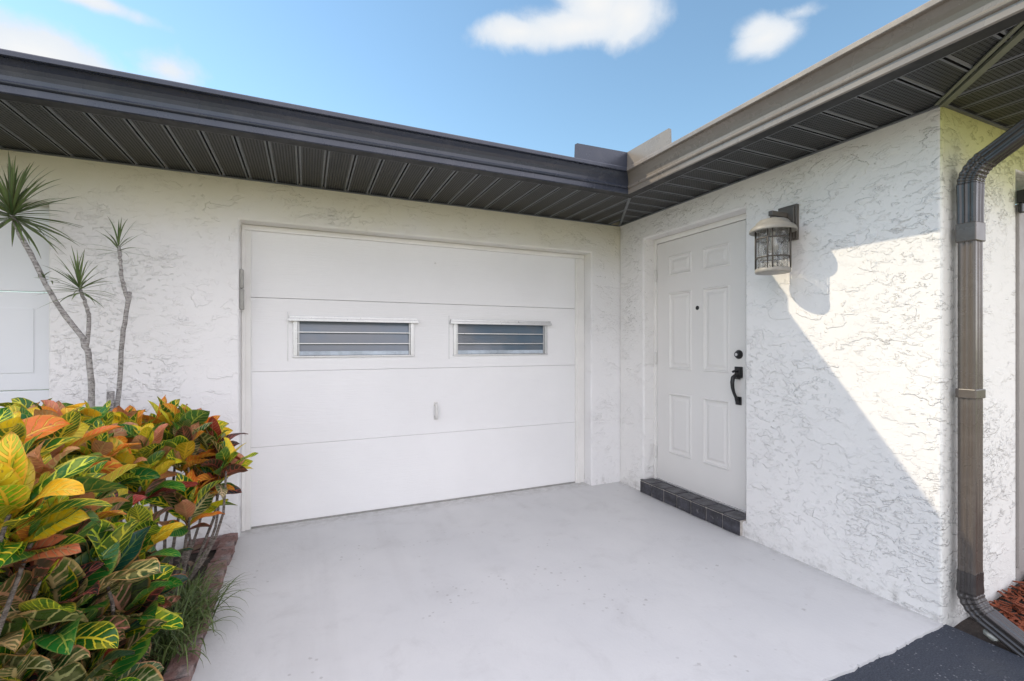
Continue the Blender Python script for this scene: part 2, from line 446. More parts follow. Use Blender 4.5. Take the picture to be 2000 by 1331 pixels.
def croton_mat():
    m, t, b = mat('croton_leaf')
    uvn = t.new('ShaderNodeUVMap'); uvn.uv_map = 'leaf'
    sep = t.new('ShaderNodeSeparateXYZ'); t.l.new(uvn.outputs[0], sep.inputs[0])
    u = sep.outputs[0]; v = t.math('ABSOLUTE', t.math('SUBTRACT', t.math('MULTIPLY', sep.outputs[1], 2.0), 1.0))
    A = lambda nm: t.new('ShaderNodeAttribute', attribute_name=nm).outputs['Color']
    base, vein, edge = A('base'), A('vein'), A('edge')
    par = t.new('ShaderNodeSeparateColor'); t.l.new(A('par'), par.inputs[0])   # r vein width, g random, b vein count
    co = objco(t)
    n = t.noise(co, 45, 4, 0.6)
    n2 = t.noise(co, 16, 4, 0.6)
    ph = t.math('ADD', t.math('MULTIPLY', t.math('SUBTRACT', u, t.math('MULTIPLY', v, 0.17)), t.math('MULTIPLY', par.outputs[2], 20.0)), t.math('MULTIPLY', n, 0.55))
    tri = t.math('ABSOLUTE', t.math('SUBTRACT', t.math('FRACT', ph), 0.5))      # 0 at a vein
    wid = t.math('MULTIPLY', par.outputs[0], t.math('SUBTRACT', 0.30, t.math('MULTIPLY', v, 0.16)))
    wid = t.math('MULTIPLY', wid, t.ramp(n2, 0.3, 0.7, 0.45, 1.6))
    q = t.math('SUBTRACT', tri, wid)
    lat = t.ramp(q, -0.03, 0.06, 1.0, 0.0)
    mid = t.ramp(t.math('SUBTRACT', v, t.math('MULTIPLY', par.outputs[0], 0.10)), 0.015, 0.06, 1.0, 0.0)
    vm = t.math('MAXIMUM', lat, mid)
    blot = t.ramp(t.math('ADD', n2, t.math('MULTIPLY', par.outputs[0], 0.25)), 0.58, 0.70)
    c = t.mix(t.ramp(n, 0.3, 0.7), base, t.mix(0.12, base, (0.02, 0.03, 0.01, 1)))
    c = t.mix(t.math('MULTIPLY', blot, 0.28), c, vein)
    c = t.mix(vm, c, vein)
    ed = t.ramp(t.math('ADD', v, t.math('MULTIPLY', t.math('SUBTRACT', n2, 0.5), 0.3)), 0.84, 0.95)
    c = t.mix(t.math('MULTIPLY', ed, 0.8), c, edge)
    sprt = t.math('MULTIPLY', t.ramp(t.noise(co, 60, 3, 0.6), 0.66, 0.72), 0.7)
    c = t.mix(sprt, c, (0.10, 0.06, 0.03, 1))
    c = t.mix(t.ramp(t.math('ADD', u, t.math('MULTIPLY', t.math('SUBTRACT', n2, 0.5), 0.35)), 0.96, 1.04, 0.0, 0.7), c, (0.16, 0.07, 0.03, 1))
    # the underside is paler and duller
    geo = t.new('ShaderNodeNewGeometry')
    c = t.mix(t.math('MULTIPLY', geo.outputs['Backfacing'], 0.28), c, t.mix(0.5, c, (0.34, 0.20, 0.07, 1)))
    t.l.new(c, b.inputs['Base Color'])
    t.l.new(t.ramp(n2, 0.3, 0.7, 0.26, 0.46), b.inputs['Roughness'])
    b.inputs['Specular IOR Level'].default_value = 0.5
    t.l.new(t.bump(t.math('SUBTRACT', 1.0, vm), 0.0025), b.inputs['Normal'])
    tl = t.new('ShaderNodeBsdfTranslucent'); t.l.new(c, tl.inputs[0])
    mx = t.new('ShaderNodeMixShader'); mx.inputs[0].default_value = 0.26
    out = [x for x in t.n if x.bl_idname == 'ShaderNodeOutputMaterial'][0]
    t.l.new(b.outputs[0], mx.inputs[1]); t.l.new(tl.outputs[0], mx.inputs[2]); t.l.new(mx.outputs[0], out.inputs[0])
    return m
M['croton'] = croton_mat()

def blade_mat(name):
    m, t, b = mat(name)
    base = t.new('ShaderNodeAttribute', attribute_name='base').outputs['Color']
    uvn = t.new('ShaderNodeUVMap'); uvn.uv_map = 'leaf'
    sep = t.new('ShaderNodeSeparateXYZ'); t.l.new(uvn.outputs[0], sep.inputs[0])
    v = t.math('ABSOLUTE', t.math('SUBTRACT', t.math('MULTIPLY', sep.outputs[1], 2.0), 1.0))
    c = t.mix(t.ramp(v, 0.55, 0.95), base, t.mix(0.55, base, (0.10, 0.045, 0.03, 1)))
    c = t.mix(t.ramp(sep.outputs[0], 0.86, 1.0, 0, 0.7), c, (0.16, 0.10, 0.05, 1))
    t.l.new(c, b.inputs['Base Color']); b.inputs['Roughness'].default_value = 0.42
    tl = t.new('ShaderNodeBsdfTranslucent'); t.l.new(c, tl.inputs[0])
    mx = t.new('ShaderNodeMixShader'); mx.inputs[0].default_value = 0.2
    out = [x for x in t.n if x.bl_idname == 'ShaderNodeOutputMaterial'][0]
    t.l.new(b.outputs[0], mx.inputs[1]); t.l.new(tl.outputs[0], mx.inputs[2]); t.l.new(mx.outputs[0], out.inputs[0])
    return m
M['blade'] = blade_mat('strap_leaf')

def bark(name, a, b_, scale):
    m, t, b = mat(name)
    co = objco(t)
    mp = t.new('ShaderNodeMapping'); t.l.new(co, mp.inputs['Vector']); mp.inputs['Scale'].default_value = (1, 1, 3.5)
    n = t.noise(mp.outputs[0], scale, 5, 0.7)
    c = t.mix(t.ramp(n, 0.35, 0.65), (*a, 1), (*b_, 1))
    v = t.noise(co, 70, 4, 0.7)
    c = t.mix(t.math('MULTIPLY', t.ramp(v, 0.56, 0.66), 0.75), c, (0.035, 0.03, 0.03, 1))
    t.l.new(c, b.inputs['Base Color']); b.inputs['Roughness'].default_value = 0.85
    t.l.new(t.bump(n, 0.01), b.inputs['Normal'])
    return m
M['dragon_bark'] = bark('dragon_tree_bark', (0.20, 0.185, 0.175), (0.50, 0.48, 0.46), 34)
M['croton_bark'] = bark('croton_bark', (0.09, 0.075, 0.06), (0.26, 0.22, 0.19), 30)

# ------------------------------------------------------------------ setting
def sheet(name, polys, m, z=0.0, kind='structure', thick=0.0):
    bm = bmesh.new()
    for poly in polys:
        f = bm.faces.new([bm.verts.new((x, y, z)) for x, y in poly])
        if thick:
            r = bmesh.ops.extrude_face_region(bm, geom=[f])
            bmesh.ops.translate(bm, verts=[g for g in r['geom'] if isinstance(g, bmesh.types.BMVert)], vec=(0, 0, -thick))
    bmesh.ops.recalc_face_normals(bm, faces=bm.faces)
    o = obj(name, bm, m)
    o['kind'] = kind
    return o

sheet('lawn', [[(-400, -400), (400, -400), (400, 400), (-400, 400)]], M['lawn'], z=-0.06)
def wavy(x0, y0, x1, y1, n, amp, r):
    horiz = abs(x1-x0) > abs(y1-y0)
    ph = [r.uniform(0, 6.28) for _ in range(8)]
    out = []; a = 0.0
    for i in range(n+1):
        t_ = i/n
        L_ = math.hypot(x1-x0, y1-y0)*t_
        a = a*0.72 + r.uniform(-1, 1)*0.5
        w = amp*(0.55*math.sin(L_*7+ph[0]) + 0.4*math.sin(L_*19+ph[1]) + 0.3*math.sin(L_*47+ph[2]) + 0.55*a + (r.uniform(0.5, 2.2) if r.random() < 0.03 else 0))
        out.append((x0+(x1-x0)*t_ + (0 if horiz else w), y0+(y1-y0)*t_ + (w if horiz else 0)))
    return out
r2 = random.Random(3)
front = wavy(0.0, -2.508, -3.2, -2.535, 520, 0.0055, r2)
bedside = wavy(-3.19, -2.53, -3.225, 0.0, 60, 0.004, r2)
patio = [(0.25, 0.25)] + [(0.25, -2.45), (0.0, -2.50)] + front + bedside[1:] + [(-3.225, 0.3)]
sheet('patio_floor', [patio], M['concrete'], z=0.0, thick=0.05)
asph = [(0.035, -2.40)] + wavy(0.035, -2.5, 0.075, -4.2, 40, 0.004, r2) + [(-3.16, -4.2), (-3.16, -2.40)]
sheet('asphalt_path', [asph], M['asphalt'], z=-0.012, thick=0.03)
sheet('unseen_driveway', [[(-3.2, -4.2), (6, -4.2), (6, -12), (-14, -12), (-14, -5.2), (-3.2, -5.2)]],
      paint('bounce_driveway_concrete', (0.56, 0.49, 0.37), 0.8, 0.2, var=0.12, vscale=1.5, bump=0.004, bscale=60), z=-0.02, thick=0.03)  # pale warm ground out of view, added to bounce light onto the walls
# planting bed, a little mounded
bm = bmesh.new()
nx, ny = 40, 60
g = [[bm.verts.new((-7+3.75*i/nx + 0.0, -4.0+4.0*j/ny, -0.03 + 0.035*math.sin(math.pi*min(1, i/nx*1.02)) + rnd.uniform(-0.006, 0.01))) for j in range(ny+1)] for i in range(nx+1)]
for i in range(nx):
    for j in range(ny): bm.faces.new([g[i][j], g[i+1][j], g[i+1][j+1], g[i][j+1]])
o = obj('planting_bed', bm, M['soil'], smooth=True); o['kind'] = 'structure'
# right hand bed under the mulch
bm = bmesh.new()
g = [[bm.verts.new((0.08+3*i/30, -4.2+1.7*j/20, -0.05 + 0.10*min(1, max(0, (i/30*3-0.0)/0.9)) + rnd.uniform(-0.006, 0.006))) for j in range(21)] for i in range(31)]
for i in range(30):
    for j in range(20): bm.faces.new([g[i][j], g[i+1][j], g[i+1][j+1], g[i][j+1]])
o = obj('mulch_bed', bm, M['soil'], smooth=True); o['kind'] = 'structure'
bm = bmesh.new()
for k in range(2600):
    x = rnd.uniform(0.24, 2.2); y = rnd.uniform(-3.3, -2.52)
    z = -0.045 + 0.10*min(1, (x-0.08)/0.9) + rnd.uniform(0.0, 0.035)
    L = rnd.uniform(0.015, 0.05); w = rnd.uniform(0.003, 0.007)
    a = rnd.uniform(0, math.pi); p = rnd.uniform(-0.4, 0.4)
    d = Vector((math.cos(a)*math.cos(p), math.sin(a)*math.cos(p), math.sin(p))); s = d.cross(Vector((0, 0, 1))).normalized(); up = s.cross(d)
    c = Vector((x, y, z))
    vs = [bm.verts.new(c + d*L*i + s*w*j + up*0.004*k2) for i in (-1, 1) for j in (-1, 1) for k2 in (-0.5, 0.5)]
    for q in ((0,1,3,2),(4,6,7,5),(0,4,5,1),(2,3,7,6),(0,2,6,4),(1,5,7,3)): bm.faces.new([vs[i] for i in q])
tag(obj('mulch', bm, M['mulch']), 'loose red bark mulch behind the downspout', 'mulch', kind='stuff')

# ------------------------------------------------------------------ house
house = empty('house', (0, 0, 0), 'white stucco house with dark gutters, a garage door and a panelled entry door', 'house')
WT = 2.60
bm = bmesh.new()
cells(bm, [-7.6, -7.1, -4.21, -3.21, -0.324, 0.30], [0.0, 0.16, 0.30], [-0.1, 2.20, WT],
      lambda x, y, z: not (z < 2.20 and ((-7.1 < x < -4.21) or (-3.21 < x < -0.324))) )
obj('wall', bm, M['stucco_bounce'], house, bevel=0.014, seg=3)['label'] = 'garage front wall with rough stucco'
bm = bmesh.new()
cells(bm, [0.0, 0.12, 0.30, 0.76, 1.72, 3.2], [-2.50, -2.34, -2.2, -1.41, -0.352, -0.001], [-0.1, 0.10, 2.285, WT],
      lambda x, y, z: (x < 0.30 and not (-1.41 < y < -0.352 and 0.10 < z < 2.285)) if y > -2.2 else
                      ((y < -2.2) and (x < 0.30 or (y < -2.2 and not (0.76 < x < 1.72 and z < 2.285)))))
bm.normal_update()
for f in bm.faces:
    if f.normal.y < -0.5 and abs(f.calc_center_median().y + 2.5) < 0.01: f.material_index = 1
obj('wall', bm, [M['stucco'], M['stucco_green_bounce']], house, bevel=0.016, seg=3)['label'] = 'entry wall with lamp and sunlit patch'

# roof planes rising from the eaves
bm = bmesh.new()
s = 0.20
def rz(d): return 2.645 + s*d
P = lambda x, y, z: bm.verts.new((x, y, z))
f1 = [P(-8, -0.78, rz(0)), P(-0.49, -0.78, rz(0)), P(4.0, 3.7, rz(4.48)), P(-8, 3.7, rz(4.48))]
f2 = [P(-0.49, -0.78, rz(0)), P(-0.49, -3.01, rz(0)), P(2.0, -0.52, rz(2.49)), P(2.0, 1.71, rz(2.49))]
f3 = [P(-0.49, -3.01, rz(0)), P(4.5, -3.01, rz(0)), P(4.5, -0.52, rz(2.49)), P(2.0, -0.52, rz(2.49))]
for f in (f1, f2, f3): bm.faces.new(f)
bmesh.ops.recalc_face_normals(bm, faces=bm.faces)
r = bmesh.ops.extrude_face_region(bm, geom=list(bm.faces))
bmesh.ops.translate(bm, verts=[q for q in r['geom'] if isinstance(q, bmesh.types.BMVert)], vec=(0, 0, 0.012))
bmesh.ops.recalc_face_normals(bm, faces=bm.faces)
obj('roof', bm, M['shingle'], house)
# ceiling slab keeps light out of the house
bm = bmesh.new(); box(bm, -7.6, 0.29, 0.02, 3.6, 2.605, 2.62); obj('ceiling', bm, M['interior'], house)

# fascia
bm = bmesh.new()
box(bm, -8, -0.48, -0.788, -0.77, 2.474, 2.64); box(bm, -0.498, -0.48, -3.0, -0.788, 2.474, 2.64); box(bm, -0.498, 3.2, -3.018, -3.0, 2.474, 2.64)
obj('fascia', bm, M['fascia'], house)

# gutters: one K profile swept with mitred ends
prof = [(0.051, 2.642), (0.051, 2.472), (0.106, 2.472), (0.113, 2.477), (0.114, 2.508), (0.122, 2.510), (0.1275, 2.514), (0.129, 2.520), (0.126, 2.526),
        (0.108, 2.528), (0.104, 2.536), (0.106, 2.556), (0.112, 2.576), (0.122, 2.594), (0.134, 2.608), (0.143, 2.617), (0.164, 2.618), (0.168, 2.621),
        (0.168, 2.641), (0.165, 2.646), (0.152, 2.648), (0.148, 2.642), (0.146, 2.626), (0.122, 2.606), (0.098, 2.566), (0.098, 2.480), (0.055, 2.478), (0.055, 2.642)]
def gutter(ends, label, m='gutter'):
    bm = bmesh.new()
    a = [bm.verts.new(ends[0](o_, z)) for o_, z in prof]; b = [bm.verts.new(ends[1](o_, z)) for o_, z in prof]
    n = len(prof)
    for i in range(n):
        f = bm.faces.new([a[i], a[(i+1) % n], b[(i+1) % n], b[i]])
        if i == 1: f.material_index = 1  # underside takes the near-black fascia paint to stand for its shade
    bm.faces.new(a); bm.faces.new(list(reversed(b)))
    bmesh.ops.recalc_face_normals(bm, faces=bm.faces)
    o = obj('gutter', bm, [M[m], M['fascia']], house)
    if label: o['label'] = label
    return o
fx, fyb, fys = -0.45, -0.74, -2.97
inner = lambda o_, z: (fx-o_, fyb-o_, z)
outer = lambda o_, z: (fx-o_, fys-o_, z)
gutter((lambda o_, z: (-8, fyb-o_, z), inner), 'shaded gutter above the garage door', 'gutter_shade')
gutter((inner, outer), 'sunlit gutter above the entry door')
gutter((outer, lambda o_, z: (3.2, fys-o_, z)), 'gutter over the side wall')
# splash guard standing on the gutter lips at the inside corner
bm = bmesh.new()
yl, xl = fyb-0.1495, fx-0.1495
def plate(pts, nrm):
    n = Vector(nrm)*0.0025
    a = [bm.verts.new(p) for p in pts]; b = [bm.verts.new(Vector(p)+n) for p in pts]
    bm.faces.new(a); bm.faces.new(list(reversed(b)))
    for i in range(len(pts)): bm.faces.new([a[i], b[i], b[(i+1) % len(pts)], a[(i+1) % len(pts)]])
plate([(xl, yl, 2.632), (xl, yl, 2.765), (-1.035, yl, 2.757), (-1.055, yl, 2.745), (-1.060, yl, 2.632)], (0, -1, 0))
bmesh.ops.recalc_face_normals(bm, faces=bm.faces)
obj('splash_guard', bm, M['gutter_shade'], house)['label'] = 'blue grey splash guard in the shade'
bm = bmesh.new()
plate([(xl-0.001, yl-0.003, 2.632), (xl-0.001, yl-0.003, 2.765), (xl-0.001, -1.325, 2.760), (xl-0.001, -1.345, 2.745), (xl-0.001, -1.35, 2.632)], (-1, 0, 0))
bmesh.ops.recalc_face_normals(bm, faces=bm.faces)
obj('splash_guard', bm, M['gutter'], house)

# soffits: ribbed perforated panels
SZ = 2.49
def ribs(a0, a1, pitch=0.159):
    out = []; a = a0
    while a < a1:
        out += [(a, SZ), (a+pitch-0.034, SZ), (a+pitch-0.029, SZ-0.004), (a+pitch-0.023, SZ-0.004), (a+pitch-0.021, SZ+0.014), (a+pitch-0.013, SZ+0.014), (a+pitch-0.011, SZ-0.004), (a+pitch-0.005, SZ-0.004)]
        a += pitch
    return [(q, z) for q, z in out if q <= a1]
def soffit(a0, a1, fn, label):
    bm = bmesh.new()
    pr = ribs(a0, a1)
    row = [[bm.verts.new(p) for p in fn(a, z)] for a, z in pr]
    for i in range(len(row)-1):
        f = bm.faces.new([row[i][0], row[i+1][0], row[i+1][1], row[i][1]])
        if min(pr[i][1], pr[i+1][1]) < SZ-0.003 and max(pr[i][1], pr[i+1][1]) < SZ+0.001: f.material_index = 1
    bmesh.ops.recalc_face_normals(bm, faces=bm.faces)
    o = obj('soffit', bm, [M['soffit'], M['soffit_trim']], house); o['label'] = label
    md = o.modifiers.new('solid', 'SOLIDIFY'); md.thickness = 0.002; md.offset = 0
    return o
FB, FR, FS = -0.77, -0.48, -3.0
SD = -2.5-FS
soffit(-7.9, -0.012, lambda x, z: ((x, 0.0, z), (x, FB if x < FR else FB*(x/FR), z)), 'soffit over the garage door')
def fr(y, z):
    if y > FB: return ((-0.0, y, z), (FR*(y/FB), y, z))
    if y > -2.5: return ((0.0, y, z), (FR, y, z))
    return ((FR*((-2.5-y)/SD), y, z), (FR, y, z))
soffit(FS, -0.012, fr, 'soffit over the entry door')
soffit(FR, 3.1, lambda x, z: ((x, FS, z), (x, -2.5 if x > 0 else -2.5+SD*(x/-FR), z)), 'soffit over the side wall')
bm = bmesh.new()
box(bm, -7.9, FR, FB, FB+0.022, SZ-0.008, SZ-0.003); box(bm, FR, FR+0.022, FS, FB, SZ-0.008, SZ-0.003)
box(bm, -7.9, -0.016, -0.016, -0.0005, SZ-0.012, SZ-0.0045); box(bm, -0.016, -0.0005, -2.5, -0.0005, SZ-0.012, SZ-0.0045)
box(bm, 0.0, 3.1, -2.516, -2.5005, SZ-0.012, SZ-0.0045)
def bar(p, q, w, z0, z1):
    p, q = Vector(p), Vector(q); d = (q-p).normalized(); n = Vector((-d.y, d.x, 0))*w/2
    lo = [p+n, q+n, q-n, p-n]
    a = [bm.verts.new((v.x, v.y, z0)) for v in lo]; b = [bm.verts.new((v.x, v.y, z1)) for v in lo]
    bm.faces.new(list(reversed(a))); bm.faces.new(b)
    for i in range(4): bm.faces.new([a[i], a[(i+1) % 4], b[(i+1) % 4], b[i]])
bar((-0.01, -0.015, 0), (FR, FB, 0), 0.020, SZ-0.009, SZ-0.0042)
bmesh.ops.recalc_face_normals(bm, faces=bm.faces)
obj('soffit_trim', bm, M['soffit_trim'], house)
bm = bmesh.new()
bar((-0.005, -2.505, 0), (FR, FS, 0), 0.030, SZ-0.018, SZ-0.0045)
bar((-0.032, -2.492, 0), (FR-0.0, FS+0.055, 0), 0.016, SZ-0.011, SZ-0.0046)
bmesh.ops.recalc_face_normals(bm, faces=bm.faces)
obj('hip_trim', bm, M['hip_trim'], house)

# ---------------- garage door
GY = 0.14
secs = [(0.012, 0.5845), (0.586, 1.1355), (1.137, 1.6765), (1.679, 2.20)]
W1, W2 = (-2.870, -1.975), (-1.630, -0.728)
WZ0, WZ1 = 1.250, 1.530
bm = bmesh.new()
for k, (z0, z1) in enumerate(secs):
    if k != 2: cells(bm, [-3.20, -0.33], [GY, GY+0.045], [z0, z1], lambda x, y, z: True)
    else: cells(bm, [-3.20, W1[0], W1[1], W2[0], W2[1], -0.33], [GY, GY+0.045], [z0, WZ0, WZ1, z1],
                lambda x, y, z: not (WZ0 < z < WZ1 and (W1[0] < x < W1[1] or W2[0] < x < W2[1])))
gd = obj('garage_door', bm, M['door_white'], house, bevel=0.003, seg=2); gd['label'] = 'white sectional garage door with two louvred windows'
bm = bmesh.new()
box(bm, -3.2085, -3.150, GY-0.020, GY-0.003, 0.0, 2.158); box(bm, -3.2085, -3.185, GY-0.034, GY-0.0205, 0.0, 2.158)
box(bm, -0.420, -0.3255, GY-0.018, GY-0.003, 0.0, 2.158); box(bm, -0.405, -0.375, GY-0.028, GY-0.0185, 0.0, 2.158)
box(bm, -3.2085, -0.3255, GY-0.020, GY-0.003, 2.160, 2.1985)
obj('frame', bm, M['trim'], gd, bevel=0.004)
bm = bmesh.new(); box(bm, -3.148, -0.407, GY-0.004, GY+0.03, 0.0005, 0.010); obj('bottom_seal', bm, M['grey_plastic'], gd)
bm = bmesh.new(); box(bm, -3.2, -0.33, GY+0.05, GY+0.06, 0.0, 2.2); obj('interior_backing', bm, M['interior'], gd)
for w in (W1, W2):
    bm = bmesh.new()
    x0, x1 = w
    # raised surround on the door
    for q in ((x0-0.045, x0-0.038, WZ0-0.04, WZ1+0.05), ): box(bm, q[0], q[1], GY-0.004, GY-0.0005, q[2], q[3])
    box(bm, x0-0.004, x0+0.026, GY-0.012, GY+0.030, WZ0, WZ1); box(bm, x1-0.026, x1+0.004, GY-0.012, GY+0.030, WZ0, WZ1)
    box(bm, x0-0.008, x1+0.008, GY-0.014, GY+0.030, WZ0-0.012, WZ0-0.0005)
    # head awning in two steps
    box(bm, x0-0.030, x1+0.030, GY-0.030, GY+0.02, WZ1+0.001, WZ1+0.020); box(bm, x0-0.036, x1+0.036, GY-0.042, GY+0.01, WZ1-0.020, WZ1+0.0005)
    wf = obj('window', bm, M['alu'], gd, bevel=0.003)
    n = 3; h = (WZ1-WZ0-0.02)/n
    bm = bmesh.new()
    for k in range(n):
        za, zb = WZ0+0.006+h*k, WZ0+0.006+h*(k+1)+0.004
        y0, y1 = GY+0.004, GY+0.020
        v = [bm.verts.new(p) for p in ((x0+0.028, y0, za), (x1-0.028, y0, za), (x1-0.028, y1, zb), (x0+0.028, y1, zb))]
        u = [bm.verts.new(Vector(p.co)+Vector((0, 0.005, 0.0))) for p in v]
        bm.faces.new(v); bm.faces.new(list(reversed(u)))
        for i in range(4): bm.faces.new([v[i], u[i], u[(i+1) % 4], v[(i+1) % 4]])
    bmesh.ops.recalc_face_normals(bm, faces=bm.faces)
    obj('pane', bm, M['pane'], gd)
    bm = bmesh.new()
    for k in range(1, n):
        z = WZ0+0.006+h*k
        box(bm, x0+0.0265, x1-0.0265, GY-0.002, GY+0.008, z-0.004, z+0.003)
    for sx in (x0+0.034, x1-0.034):
        box(bm, sx-0.003, sx+0.003, GY-0.004, GY+0.0035, WZ0+0.001, WZ1-0.021)
    obj('louvre_clip', bm, M['alu'], gd)
    bm = bmesh.new(); box(bm, x0+0.038, x1-0.040, GY-0.004, GY+0.0025, WZ0+0.002, WZ0+0.034)  # added pale strip standing in for a bright reflection low in the pane
    obj('glint_strip', bm, M['glint_strip'], gd, bevel=0.002)
bm = bmesh.new()      # pull handle
box(bm, -1.803, -1.771, GY-0.006, GY-0.0005, 0.70, 0.735); box(bm, -1.803, -1.771, GY-0.006, GY-0.0005, 0.815, 0.85)
tube(bm, [(-1.787, GY-0.004, 0.718), (-1.787, GY-0.028, 0.725), (-1.787, GY-0.034, 0.745), (-1.787, GY-0.034, 0.805), (-1.787, GY-0.028, 0.825), (-1.787, GY-0.004, 0.832)], [0.011, 0.012, 0.013, 0.013, 0.012, 0.011], 10)
obj('pull_handle', bm, M['hinge'], gd, bevel=0.002)
bm = bmesh.new()
lathe(bm, [(0.0, 0.004), (0.006, 0.004), (0.0075, 0.0)], (0, 0, 0), 14)
for v in bm.verts: v.co = Vector((-1.79+v.co.x, GY-v.co.z, 2.02+v.co.y))
obj('bolt', bm, M['hinge'], gd)

# neighbouring garage door at the left
bm = bmesh.new()
z = 0.0
for z0, z1 in ((0.0, 0.45), (0.454, 1.05), (1.054, 1.66), (1.664, 2.20)):
    cells(bm, [-7.09, -4.215], [GY, GY+0.04], [z0, z1], lambda x, y, z: True)
g2 = obj('garage_door', bm, paint('second_door_paint', (0.74, 0.76, 0.78), 0.5, 0.3, var=0.02, vscale=1.5), house, bevel=0.005); g2['label'] = 'second garage door at the left edge'
bm = bmesh.new()
for xa in (-5.55, -4.85, -6.3):
    box(bm, xa, xa+0.52, GY-0.0045, GY-0.0005, 1.16, 1.56); box(bm, xa, xa+0.52, GY-0.0045, GY-0.0005, 0.56, 0.96)
obj('raised_panel', bm, bpy.data.materials['second_door_paint'], g2, bevel=0.0035)

# ---------------- entry door (faces -x at x = DX)
DX = 0.12
y0d, y1d, z0d, z1d = -1.318, -0.390, 0.128, 2.238
rows = [(0.386, 0.912), (1.120, 1.785), (1.930, 2.105)]
colsy = [(-1.180, -0.922), (-0.802, -0.540)]
bm = bmesh.new()
ysd = [y0d, colsy[0][0], colsy[0][1], colsy[1][0], colsy[1][1], y1d]
zsd = [z0d, rows[0][0], rows[0][1], rows[1][0], rows[1][1], rows[2][0], rows[2][1], z1d]
vv = {}
def DV(i, k):
    if (i, k) not in vv: vv[(i, k)] = bm.verts.new((DX, ysd[i], zsd[k]))
    return vv[(i, k)]
for i in range(5):
    for k in range(7):
        c4 = [DV(i, k), DV(i, k+1), DV(i+1, k+1), DV(i+1, k)]
        if i in (1, 3) and k in (1, 3, 5):
            prev = c4
            for ins, dep in ((0.004, -0.006), (0.012, -0.007), (0.020, 0.007), (0.036, 0.009), (0.058, 0.001), (0.062, 0.001)):
                ya, yb, za, zb = ysd[i]+ins, ysd[i+1]-ins, zsd[k]+ins, zsd[k+1]-ins
                cur = [bm.verts.new((DX+dep, ya, za)), bm.verts.new((DX+dep, ya, zb)), bm.verts.new((DX+dep, yb, zb)), bm.verts.new((DX+dep, yb, za))]
                for e in range(4): bm.faces.new([prev[e], prev[(e+1) % 4], cur[(e+1) % 4], cur[e]])
                prev = cur
            bm.faces.new(prev)
        else: bm.faces.new(c4)
# slab edges and back
bk = [bm.verts.new((DX+0.044, y, z)) for y, z in ((y0d, z0d), (y0d, z1d), (y1d, z1d), (y1d, z0d))]
bm.faces.new(list(reversed(bk)))
top = [DV(i, 7) for i in range(6)]; bot = [DV(i, 0) for i in range(6)]; lf = [DV(0, k) for k in range(8)]; rt = [DV(5, k) for k in range(8)]
bm.faces.new(top + [bk[2], bk[1]]); bm.faces.new(bot + [bk[3], bk[0]]); bm.faces.new(lf + [bk[1], bk[0]]); bm.faces.new(rt + [bk[2], bk[3]])
bmesh.ops.recalc_face_normals(bm, faces=bm.faces)
ed = obj('entry_door', bm, M['entry_paint'], house, bevel=0.0015, seg=1, angle=25); ed['label'] = 'off white six panel entry door'
bm = bmesh.new()
box(bm, DX-0.004, DX+0.06, -0.386, -0.353, 0.10, 2.284); box(bm, DX-0.004, DX+0.06, -1.409, -1.322, 0.10, 2.284); box(bm, DX-0.004, DX+0.06, -1.3215, -0.3865, 2.243, 2.2845)
obj('frame', bm, M['trim'], ed, bevel=0.003)
bm = bmesh.new(); box(bm, DX+0.07, DX+0.075, -1.409, -0.353, 0.10, 2.284); obj('interior_backing', bm, M['interior'], ed)
bm = bmesh.new(); box(bm, DX-0.010, DX+0.05, -1.3215, -0.3865, 0.116, 0.127); obj('threshold', bm, M['alu'], ed, bevel=0.002)
for zc in (1.955, 1.21, 0.365):
    bm = bmesh.new()
    box(bm, DX-0.007, DX-0.0045, -0.400, -0.374, zc-0.052, zc+0.052)
    tube(bm, [(DX-0.011, -0.387, zc-0.055+0.022*i) for i in range(6)], 0.0075, 10)
    obj('hinge', bm, M['hinge'], ed)
def disc_x(bm, x, y, z, prof, n=24):
    """revolve (radius, out) about an axis along -x"""
    rings = [[bm.verts.new((x-o_, y+r_*math.cos(2*math.pi*k/n), z+r_*math.sin(2*math.pi*k/n))) for k in range(n)] for r_, o_ in prof]
    for i in range(len(rings)-1):
        for k in range(n): bm.faces.new([rings[i][k], rings[i][(k+1) % n], rings[i+1][(k+1) % n], rings[i+1][k]]).smooth = True
    bm.faces.new(rings[-1])
bm = bmesh.new(); disc_x(bm, DX, -0.866, 1.632, [(0.017, 0.0), (0.017, 0.004), (0.012, 0.006), (0.006, 0.005)]); obj('peephole', bm, M['black'], ed)
bm = bmesh.new(); disc_x(bm, DX, -1.262, 1.262, [(0.033, 0.0), (0.033, 0.008), (0.028, 0.016), (0.021, 0.026), (0.019, 0.030), (0.012, 0.031)])
bmesh.ops.recalc_face_normals(bm, faces=bm.faces)
obj('deadbolt', bm, M['black'], ed)
bm = bmesh.new(); disc_x(bm, DX-0.031, -1.262, 1.262, [(0.011, 0.0), (0.011, 0.0015), (0.009, 0.002)], 16); obj('keyhole', bm, M['alu'], ed)
